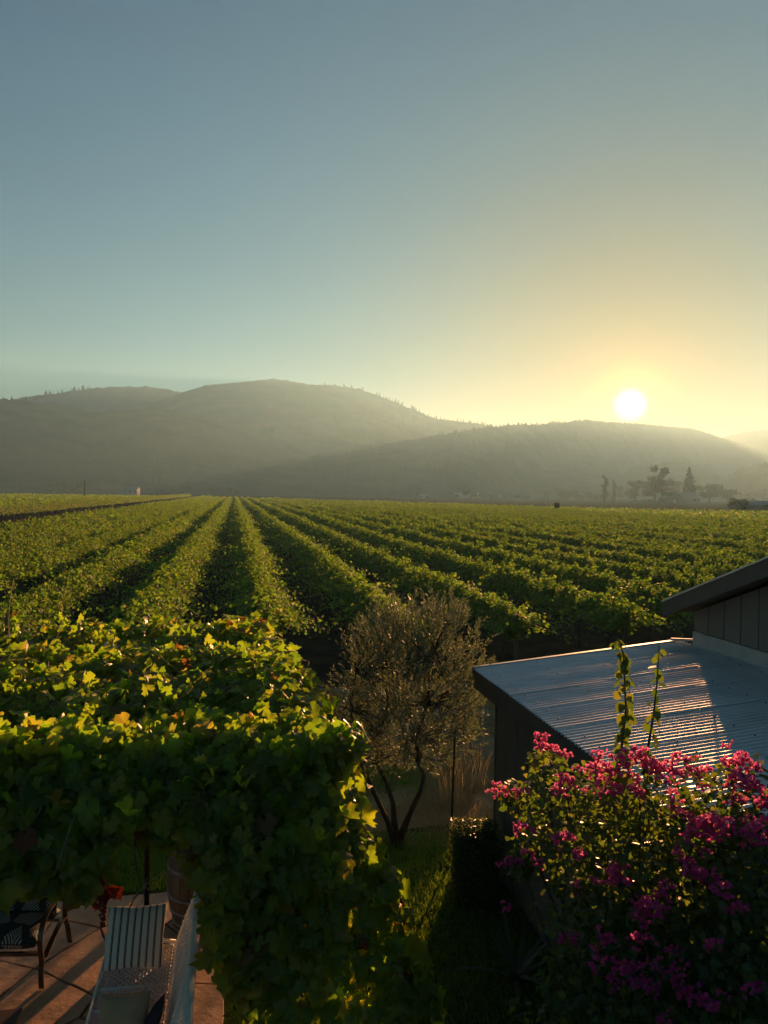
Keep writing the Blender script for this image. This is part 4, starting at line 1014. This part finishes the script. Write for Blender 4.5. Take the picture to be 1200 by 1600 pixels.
for i in range(14):
    c, r_ = blobs[i * 24 // 14]; mb = MB(); b = Vector((random.uniform(1.3, 1.9), random.uniform(4.4, 4.8), 0))
    mb.tube([b, b.lerp(c, .4) + Vector((random.uniform(-.1, .1), .05, .1)), c], [.03, .016, .006], 6); mb.build('branch', M['bark'], bo)
# flower heads: papery bracts in threes
def bract_cluster(seed, n_):
    g = np.random.default_rng(seed); P_, N_, T_, S_ = [], [], [], []
    for i in range(n_):
        d = unit(g.normal(0, 1, (1, 3)))[0]; d[2] = abs(d[2]) * .8 + .1; c = d * g.uniform(.25, 1.0) * np.array([1, 1, .8])
        ax = unit((d + g.normal(0, .4, 3))[None])[0]; u = unit(np.cross(ax, g.normal(0, 1, 3))[None])[0]; w_ = np.cross(ax, u)
        for k in range(3):
            a_ = k * 2.094 + g.uniform(-.2, .2); o_ = u * math.cos(a_) + w_ * math.sin(a_)
            P_.append(c); N_.append(o_ + ax * .45); T_.append(ax + o_ * .55); S_.append(g.uniform(.42, .6))
    v, f = scatter(np.array([(0, 0, 0), (.40, .35, .10), (.30, .75, .12), (0, 1, .02), (-.30, .75, .12), (-.40, .35, .10)]), SMALL_F, np.array(P_), np.array(N_), np.array(T_), np.array(S_))
    me = np_mesh('flower_cluster', v, f, True); me.materials.append(M['bract']); return me
BC = [bract_cluster(i, 9 + 2 * i) for i in range(5)]
FL = [(845, 1165), (858, 1172), (872, 1180), (838, 1170), (787, 1240), (778, 1246), (820, 1242), (882, 1226), (892, 1234), (872, 1244), (935, 1236), (945, 1230), (960, 1234), (940, 1184), (930, 1178), (918, 1206), (932, 1214), (948, 1208), (962, 1205), (985, 1182), (994, 1176), (1000, 1195), (1012, 1200), (1025, 1206), (1040, 1206), (1052, 1210), (985, 1222), (995, 1232), (975, 1200),
      (1136, 1190), (1154, 1186), (1164, 1190), (1092, 1208), (1150, 1215), (1160, 1225), (1172, 1232), (1185, 1240), (1192, 1258), (1168, 1220), (1085, 1205),
      (1062, 1262), (1070, 1275), (1090, 1300), (1105, 1292), (1120, 1288), (1135, 1294), (1112, 1310), (1080, 1310), (1175, 1300), (1190, 1295), (1182, 1318), (890, 1308), (880, 1318), (810, 1300), (822, 1298), (805, 1348), (825, 1340), (838, 1352), (795, 1350),
      (905, 1340), (920, 1378), (908, 1385), (962, 1372), (975, 1382), (955, 1385), (1000, 1410), (1015, 1418), (1028, 1405), (1035, 1430), (1008, 1436), (995, 1428), (1080, 1368), (1095, 1380), (1060, 1340), (1110, 1375), (1045, 1390),
      (938, 1460), (950, 1475), (930, 1490), (945, 1505), (880, 1478), (890, 1470), (788, 1412), (985, 1520), (1000, 1535), (1010, 1510), (1015, 1545), (1055, 1540), (1065, 1560), (1090, 1570), (1070, 1520), (1000, 1470), (1120, 1480), (1150, 1420), (960, 1540), (1040, 1590), (1130, 1560), (1180, 1540)]
for i, (px, py) in enumerate(FL):
    r = ray(px, py); r.normalize(); best = None
    for c, rad in blobs:
        oc = CAM - c; bq = oc.dot(r); cq = oc.dot(oc) - (rad * 1.05) ** 2; ds = bq * bq - cq
        if ds > 0:
            t = -bq - math.sqrt(ds)
            if best is None or t < best: best = t
    if best is None:
        c, rad = min(blobs, key=lambda b_: (b_[0] - CAM - r * (b_[0] - CAM).dot(r)).length - b_[1]); best = (c - CAM).dot(r)
    for k in range(3 if px > 1040 and py < 1320 else 2 if py < 1260 or px > 960 else 1):
        o = bpy.data.objects.new('flower_cluster', BC[(i + k) % 5]); put(o, bo)
        o.location = CAM + r * best + Vector((random.gauss(0, .03), random.gauss(0, .03), random.gauss(0, .02))) * (k + .3) - bo.location
        s = random.uniform(.034, .060); o.scale = (s, s, s); o.rotation_euler = (random.uniform(-.5, .5), random.uniform(-.5, .5), random.uniform(0, 6.3))
# two bare upright shoots above the flowers
_lm = np_mesh('shoot_leaf', OVATE_V * np.array([1.5, 1, 1]), SMALL_F); _lm.materials.append(M['boug_leaf'])
def shoot(pts, Y, n_, size, spread):
    P3 = [at(px, py, Y) for px, py in pts]; mb = MB(); mb.tube(P3, list(np.linspace(.009, .003, len(P3))), 6); mb.build('shoot', M['cane'], bo)
    for i in range(n_):
        t = i / (n_ - 1) * (len(P3) - 1); k = min(int(t), len(P3) - 2); p = P3[k].lerp(P3[k + 1], t - k); o = bpy.data.objects.new('leaf', _lm); put(o, bo)
        a_ = i * 2.4; out_ = Vector((math.cos(a_), math.sin(a_) * .8, -.55 + random.gauss(0, .25))); nn = (Vector((math.cos(a_), math.sin(a_), .6)) + Vector((random.gauss(0, .4), random.gauss(0, .4), random.gauss(0, .3))))
        fr = frames(np.array([tuple(nn)]), np.array([tuple(out_)]))[0]
        mm = Matrix(fr.tolist()).transposed().to_4x4() @ Matrix.Scale(size * random.uniform(.7, 1.2) * (1.1 - .45 * i / n_), 4); mm.translation = p + out_ * spread * random.uniform(.2, 1) - bo.location; o.matrix_local = mm
shoot([(966, 1215), (972, 1160), (978, 1110), (976, 1060), (974, 1022), (966, 998)], 4.75, 72, .084, .035)
shoot([(1005, 1210), (1014, 1160), (1022, 1110), (1027, 1060), (1030, 1008)], 4.75, 30, .078, .03)

# ================================================================== WINE BARREL
bb = on_z(314, 1434, .05)
bar_ = empty('wine_barrel', bb, 'old oak wine barrel standing at the edge of the patio lawn', 'barrel')
prof = [(.275 + .07 * math.sin(math.pi * z), .92 * z) for z in np.linspace(0, 1, 13)]
mb = MB(); n_ = 22
for k in range(n_):
    a0 = 2 * math.pi * k / n_ + .012; a1 = 2 * math.pi * (k + 1) / n_ - .012; st_ = MB(); vs_ = []
    for r_, z in prof:
        for a_, rr in ((a0, r_), (a1, r_), (a1, r_ - .022), (a0, r_ - .022)): vs_.append(bb + Vector((rr * math.cos(a_), rr * math.sin(a_), z)))
    fs = []
    for i in range(len(prof) - 1):
        for j in range(4): fs.append((4 * i + j, 4 * i + (j + 1) % 4, 4 * i + 4 + (j + 1) % 4, 4 * i + 4 + j))
    fs += [(3, 2, 1, 0), tuple(4 * (len(prof) - 1) + j for j in range(4))]
    st_.add(vs_, fs); st_.build('stave', M['oak'], bar_)
mb = MB(); mb.lathe(bb, [(.26, .03), (.30, .45), (.262, .885)], 28); mb.build('head', M['oak'], bar_)
for z in (.035, .17, .32, .60, .75, .885):
    r_ = .275 + .07 * math.sin(math.pi * z / .92); h = .042; mb = MB()
    r2 = .275 + .07 * math.sin(math.pi * (z + h) / .92)
    mb.lathe(bb, [(r_ + .001, z - h / 2), (r_ + .006, z - h / 2), (r2 * .5 + r_ * .5 + .006, z + h / 2), (r_ + .001, z + h / 2)], 32, True, False); mb.build('hoop', M['steel'], bar_)

# ================================================================== WICKER SETTEE (seen from its far end, back to the right)
sA = on_z(168, 1487, .43); SQ, SD = qd(sA)        # far front corner of the seat
def S(a_, b_, z): return W(SQ + a_, SD - b_, z)   # a: from the front edge to the back, b: towards the camera
SWID, SLEN, SH = .56, 1.75, .43
settee = empty('wicker_settee', S(SWID / 2, SLEN / 2, .045), 'white open-weave wicker settee with its back to the right', 'settee')
def strands(mb, path, r_=.0065): mb.tube(path, r_, 5, True)
mb = MB()
n_ = int(SWID / .026)
for i in range(n_ + 1):
    a_ = SWID * i / n_; mb.tube([S(a_, SLEN * k / 40, SH + .005 * (1 if (i + k) % 2 else -1)) for k in range(41)], .0062, 4, False)
n2 = int(SLEN / .030)
for j in range(n2 + 1):
    b_ = SLEN * j / n2
    if j % 9 == 0: mb.tube([S(-.005, b_, SH), S(SWID, b_, SH)], .016, 6)
    else: mb.tube([S(SWID * k / 20, b_, SH + .005 * (1 if (j + k) % 2 else -1)) for k in range(21)], .0062, 4, False)
o = mb.build('woven_seat', M['wicker'], settee)
mb = MB(); mb.tube([S(0, 0, SH), S(0, SLEN, SH)], .02, 8); mb.build('front_rail', M['wicker'], settee)
def back_h(b_): return .50 + .09 * math.exp(-(b_ / .28) ** 2) + .045 * math.sin(b_ * 5.2 + 1.0) * (1 if b_ > .2 else b_ / .2)
def back_pt(b_, u):                              # u 0 at the seat, 1 at the top roll; leans outwards
    h = back_h(b_); return S(SWID + .02 + .20 * u ** 1.2, b_, SH + h * u * .92)
mb = MB(); nb_ = 70
for i in range(nb_):
    b0 = SLEN * i / (nb_ - 1)
    for sg in (-1, 1):
        path = []
        for k in range(13):
            u = k / 12; b_ = b0 + sg * .16 * u
            if 0 <= b_ <= SLEN: p = back_pt(b_, u); path.append(p + P * (.005 * (1 if (k + i) % 2 else -1)))
        if len(path) > 2: mb.tube(path, .0052, 4, False)
o = mb.build('woven_back', M['wicker'], settee)
mb = MB(); mb.tube([back_pt(SLEN * k / 40, 1.0) for k in range(41)], .030, 8); o = mb.build('top_roll', M['wicker'], settee)
mb = MB()
for k in range(120):
    b_ = SLEN * k / 119; c = back_pt(b_, 1.0); ring = [c + P * .032 * math.cos(a_) + K * .032 * math.sin(a_) + D * .006 * math.sin(a_) for a_ in np.linspace(0, 2 * math.pi, 9)]
    mb.tube(ring, .0042, 4, False)
mb.build('roll_wrapping', M['wicker'], settee)
for a_, b_, z in ((.0, .0, .58), (.0, SLEN, SH), (SWID + .02, .02, SH), (SWID + .02, SLEN - .02, SH)):
    mb = MB(); mb.tube([S(a_, b_, .047), S(a_, b_, z)], .022, 8); mb.build('leg', M['wicker'], settee)
mb = MB(); mb.tube([S(.0, .0, .57), S(.12, -.01, .575), S(.25, -.01, .56), S(.4, .0, .50), S(SWID + .02, .0, .46)], .02, 8); mb.build('end_rail', M['wicker'], settee)
mb = MB()
for k in range(40): b_ = SLEN * k / 39; mb.tube([S(-.004, b_, SH), S(-.004, b_, SH - .16)], .008, 4)
mb.build('woven_apron', M['wicker'], settee)
def cushion(name, c, ax, ay, w_, h, th, mat, label, cat='cushion', seg=18, power=.42):
    """soft square pad: ax across, ay up its face, bulging between piped seams"""
    ax, ay = Vector(ax).normalized(), Vector(ay).normalized(); az = ax.cross(ay); v = []; f = []
    for sgn in (1, -1):
        for j in range(seg + 1):
            for i in range(seg + 1):
                u, t = 2 * i / seg - 1, 2 * j / seg - 1
                prof_ = max((1 - u * u) * (1 - t * t), 0) ** power
                pin = 1 - .07 * (1 - abs(u)) * abs(t) ** 3; pin2 = 1 - .07 * (1 - abs(t)) * abs(u) ** 3
                wr = .006 * noise.noise(Vector((u * 3, t * 3, sgn * 2.0)))
                v.append((u * w_ / 2 * pin2, t * h / 2 * pin, sgn * (th / 2 * prof_ + wr * prof_ + .002)))
    n1 = seg + 1
    for s_ in (0, 1):
        b = s_ * n1 * n1
        for j in range(seg):
            for i in range(seg):
                q_ = [b + j * n1 + i, b + j * n1 + i + 1, b + (j + 1) * n1 + i + 1, b + (j + 1) * n1 + i]; f.append(q_ if s_ == 0 else q_[::-1])
    me = np_mesh(name, v, f, True)
    uv = me.uv_layers.new(name='UVMap'); co = np.array(v)
    idx = np.zeros(len(me.loops), dtype=np.int32); me.loops.foreach_get('vertex_index', idx)
    uv.data.foreach_set('uv', (co[idx][:, :2] + .5).astype(np.float32).ravel())
    me.materials.append(M[mat]); o = bpy.data.objects.new(name, me); put(o)
    mm = Matrix((ax, ay, az)).transposed().to_4x4(); mm.translation = Vector(c); o.matrix_world = mm
    if label: tag(o, label, cat)
    # piping round the seam
    e = [(-1, -1), (1, -1), (1, 1), (-1, 1)]; path = []
    for k in range(4):
        for i in range(8):
            t = i / 8; u = e[k][0] * (1 - t) + e[(k + 1) % 4][0] * t; t2 = e[k][1] * (1 - t) + e[(k + 1) % 4][1] * t
            pin = 1 - .07 * (1 - abs(u)) * abs(t2) ** 3; pin2 = 1 - .07 * (1 - abs(t2)) * abs(u) ** 3; path.append((u * w_ / 2 * pin2, t2 * h / 2 * pin, 0))
    path.append(path[0]); mb = MB(); mb.tube(path, .005, 5, False); me2 = mb.mesh('piping'); me2.materials.append(M[mat]); po = bpy.data.objects.new('piping', me2); put(po, o)
    return o
# the seat end with the striped pillow propped against the end rail
pc = S(.26, .20, SH + .225)
cushion('striped_pillow', pc, P * 1 - K * .05, K * .80 + D * .55, .48, .48, .13, 'striped', 'cream pillow with dark stripes propped on the wicker settee', 'pillow')
cushion('tan_pillow', S(.29, 1.16, SH + .13), P * .97 - D * .12, D * .5 + K * .85, .36, .38, .20, 'tan_cloth', 'plain tan pillow lying on the wicker settee', 'pillow')
cushion('dark_pillow', S(.49, 1.22, SH + .13), D * .9 + P * .1, K * .8 + P * .45, .34, .28, .09, 'dark_cloth', 'dark purple pillow leaning on the settee back', 'pillow')

# ================================================================== ARMCHAIR WITH FERN-PRINT CUSHIONS
fF = on_z(65, 1544, .05); fB = on_z(106, 1478, .05)
AC = empty('armchair', (fF + fB) / 2, 'bronze metal armchair with dark fern-print cushions', 'armchair')
ca = (fB - fF); ca.z = 0; cl = ca.length; ca.normalize(); cr = Vector((ca.y, -ca.x, 0)) * -1    # ca: front to back, cr: to the chair's left in view
def A(x, y, z): return fF + cr * x + ca * y + K * z  # x away from the visible arm, y from the front foot backwards
CWD = .68
for x in (0.0, CWD):
    mb = MB()
    mb.bar(A(x, 0, 0), A(x, .0, .01), .01, .01)
    leg = [A(x, 0, 0), A(x, -.015, .12), A(x, .0, .24), A(x, -.03, .36), A(x, -.035, .46), A(x, .02, .56), A(x, .12, .615), A(x, .28, .62), A(x, .44, .63), A(x, .54, .64)]
    loop = [A(x, -.0, .26), A(x, .06, .235), A(x, .16, .27), A(x, .30, .31), A(x, .45, .34), A(x, .56, .33)]
    rear = [A(x, .70, 0), A(x, .64, .18), A(x, .56, .36), A(x, .60, .60), A(x, .72, .98)]
    def strap(pts, wd=.045, th=.014):
        m_ = MB(); vs_ = []
        sp = []
        for i in range(len(pts) - 1):
            for k in range(4):
                t = k / 4; p0, p1, p2, p3 = pts[max(i - 1, 0)], pts[i], pts[i + 1], pts[min(i + 2, len(pts) - 1)]
                sp.append(.5 * ((2 * p1) + (p2 - p0) * t + (2 * p0 - 5 * p1 + 4 * p2 - p3) * t * t + (3 * p1 - p0 - 3 * p2 + p3) * t ** 3))
        sp.append(pts[-1])
        for i, p in enumerate(sp):
            tg = (sp[min(i + 1, len(sp) - 1)] - sp[max(i - 1, 0)]).normalized(); nn = tg.cross(cr).normalized()
            vs_ += [p + cr * wd / 2 + nn * th / 2, p - cr * wd / 2 + nn * th / 2, p - cr * wd / 2 - nn * th / 2, p + cr * wd / 2 - nn * th / 2]
        L = len(sp); m_.add(vs_, [(4 * i + j, 4 * i + (j + 1) % 4, 4 * i + 4 + (j + 1) % 4, 4 * i + 4 + j) for i in range(L - 1) for j in range(4)] + [(3, 2, 1, 0), (4 * L - 4, 4 * L - 3, 4 * L - 2, 4 * L - 1)], False)
        return m_
    strap(leg).build('front_leg', M['bronze'], AC); strap(loop).build('side_loop', M['bronze'], AC); strap(rear).build('rear_leg', M['bronze'], AC)
    strap([A(x, .54, .64), A(x, .58, .60), A(x, .585, .52)]).build('arm_end', M['bronze'], AC)
mb = MB(); mb.bar(A(0, .02, .30), A(CWD, .02, .30), .03, .03); mb.bar(A(0, .54, .32), A(CWD, .54, .32), .03, .03); mb.build('seat_rail', M['bronze'], AC)
mb = MB(); mb.bar(A(0, .71, .96), A(CWD, .71, .96), .03, .03); mb.build('back_rail', M['bronze'], AC)
c1 = cushion('seat_cushion', A(CWD / 2, .27, .40), -cr, ca, .60, .58, .17, 'fern', None, power=.25)
c2 = cushion('back_cushion', A(CWD / 2, .55, .72), -cr, K * .9 + ca * .35, .60, .62, .16, 'fern', None, power=.25)
for c in (c1, c2):
    mw = c.matrix_world.copy(); c.parent = AC; c.matrix_parent_inverse = Matrix.Translation(-AC.location)

# ================================================================== DARK WOODEN TABLE AT THE CORNER
tb = on_z(36, 1574, .40); tq, td = qd(tb)
tbl = empty('low_table', W(tq - .4, td - .3, .05), 'dark reddish wooden low table cut by the bottom corner', 'table')
mb = MB(); mb.box(W(tq - .8, td - .7, .355), P * .8, D * .7, K * .045); bevel(mb.build('tabletop', M['dark_wood'], tbl), .008)
for a_, b_ in ((-.78, -.08), (-.08, -.08), (-.78, -.68), (-.08, -.68)):
    mb = MB(); mb.box(W(tq + a_, td + b_, .047), P * .06, D * .06, K * .307); bevel(mb.build('leg', M['dark_wood'], tbl), .005)
mb = MB(); mb.box(W(tq - .76, td - .045, .26), P * .72, D * .02, K * .094); mb.box(W(tq - .045, td - .64, .26), P * .02, D * .58, K * .094); mb.build('apron', M['dark_wood'], tbl)

# ================================================================== HAZE
mt = bpy.data.materials.new('haze'); mt.use_nodes = True; t = mt.node_tree; t.nodes.clear(); o = N(t, 'ShaderNodeOutputMaterial')
pv_ = N(t, 'ShaderNodeVolumePrincipled'); pv_.inputs['Color'].default_value = (*HAZE_COLOR, 1); pv_.inputs['Absorption Color'].default_value = (1, 1, 1, 1); pv_.inputs['Density'].default_value = HAZE_DENSITY; pv_.inputs['Anisotropy'].default_value = HAZE_G
t.links.new(pv_.outputs[0], o.inputs['Volume'])
mb = MB(); mb.box((-7000, -2000, -2), (14000, 0, 0), (0, 9400, 0), (0, 0, 450)); hz = mb.build('haze', mt); tag(hz, 'thin golden evening haze filling the valley', kind='stuff')
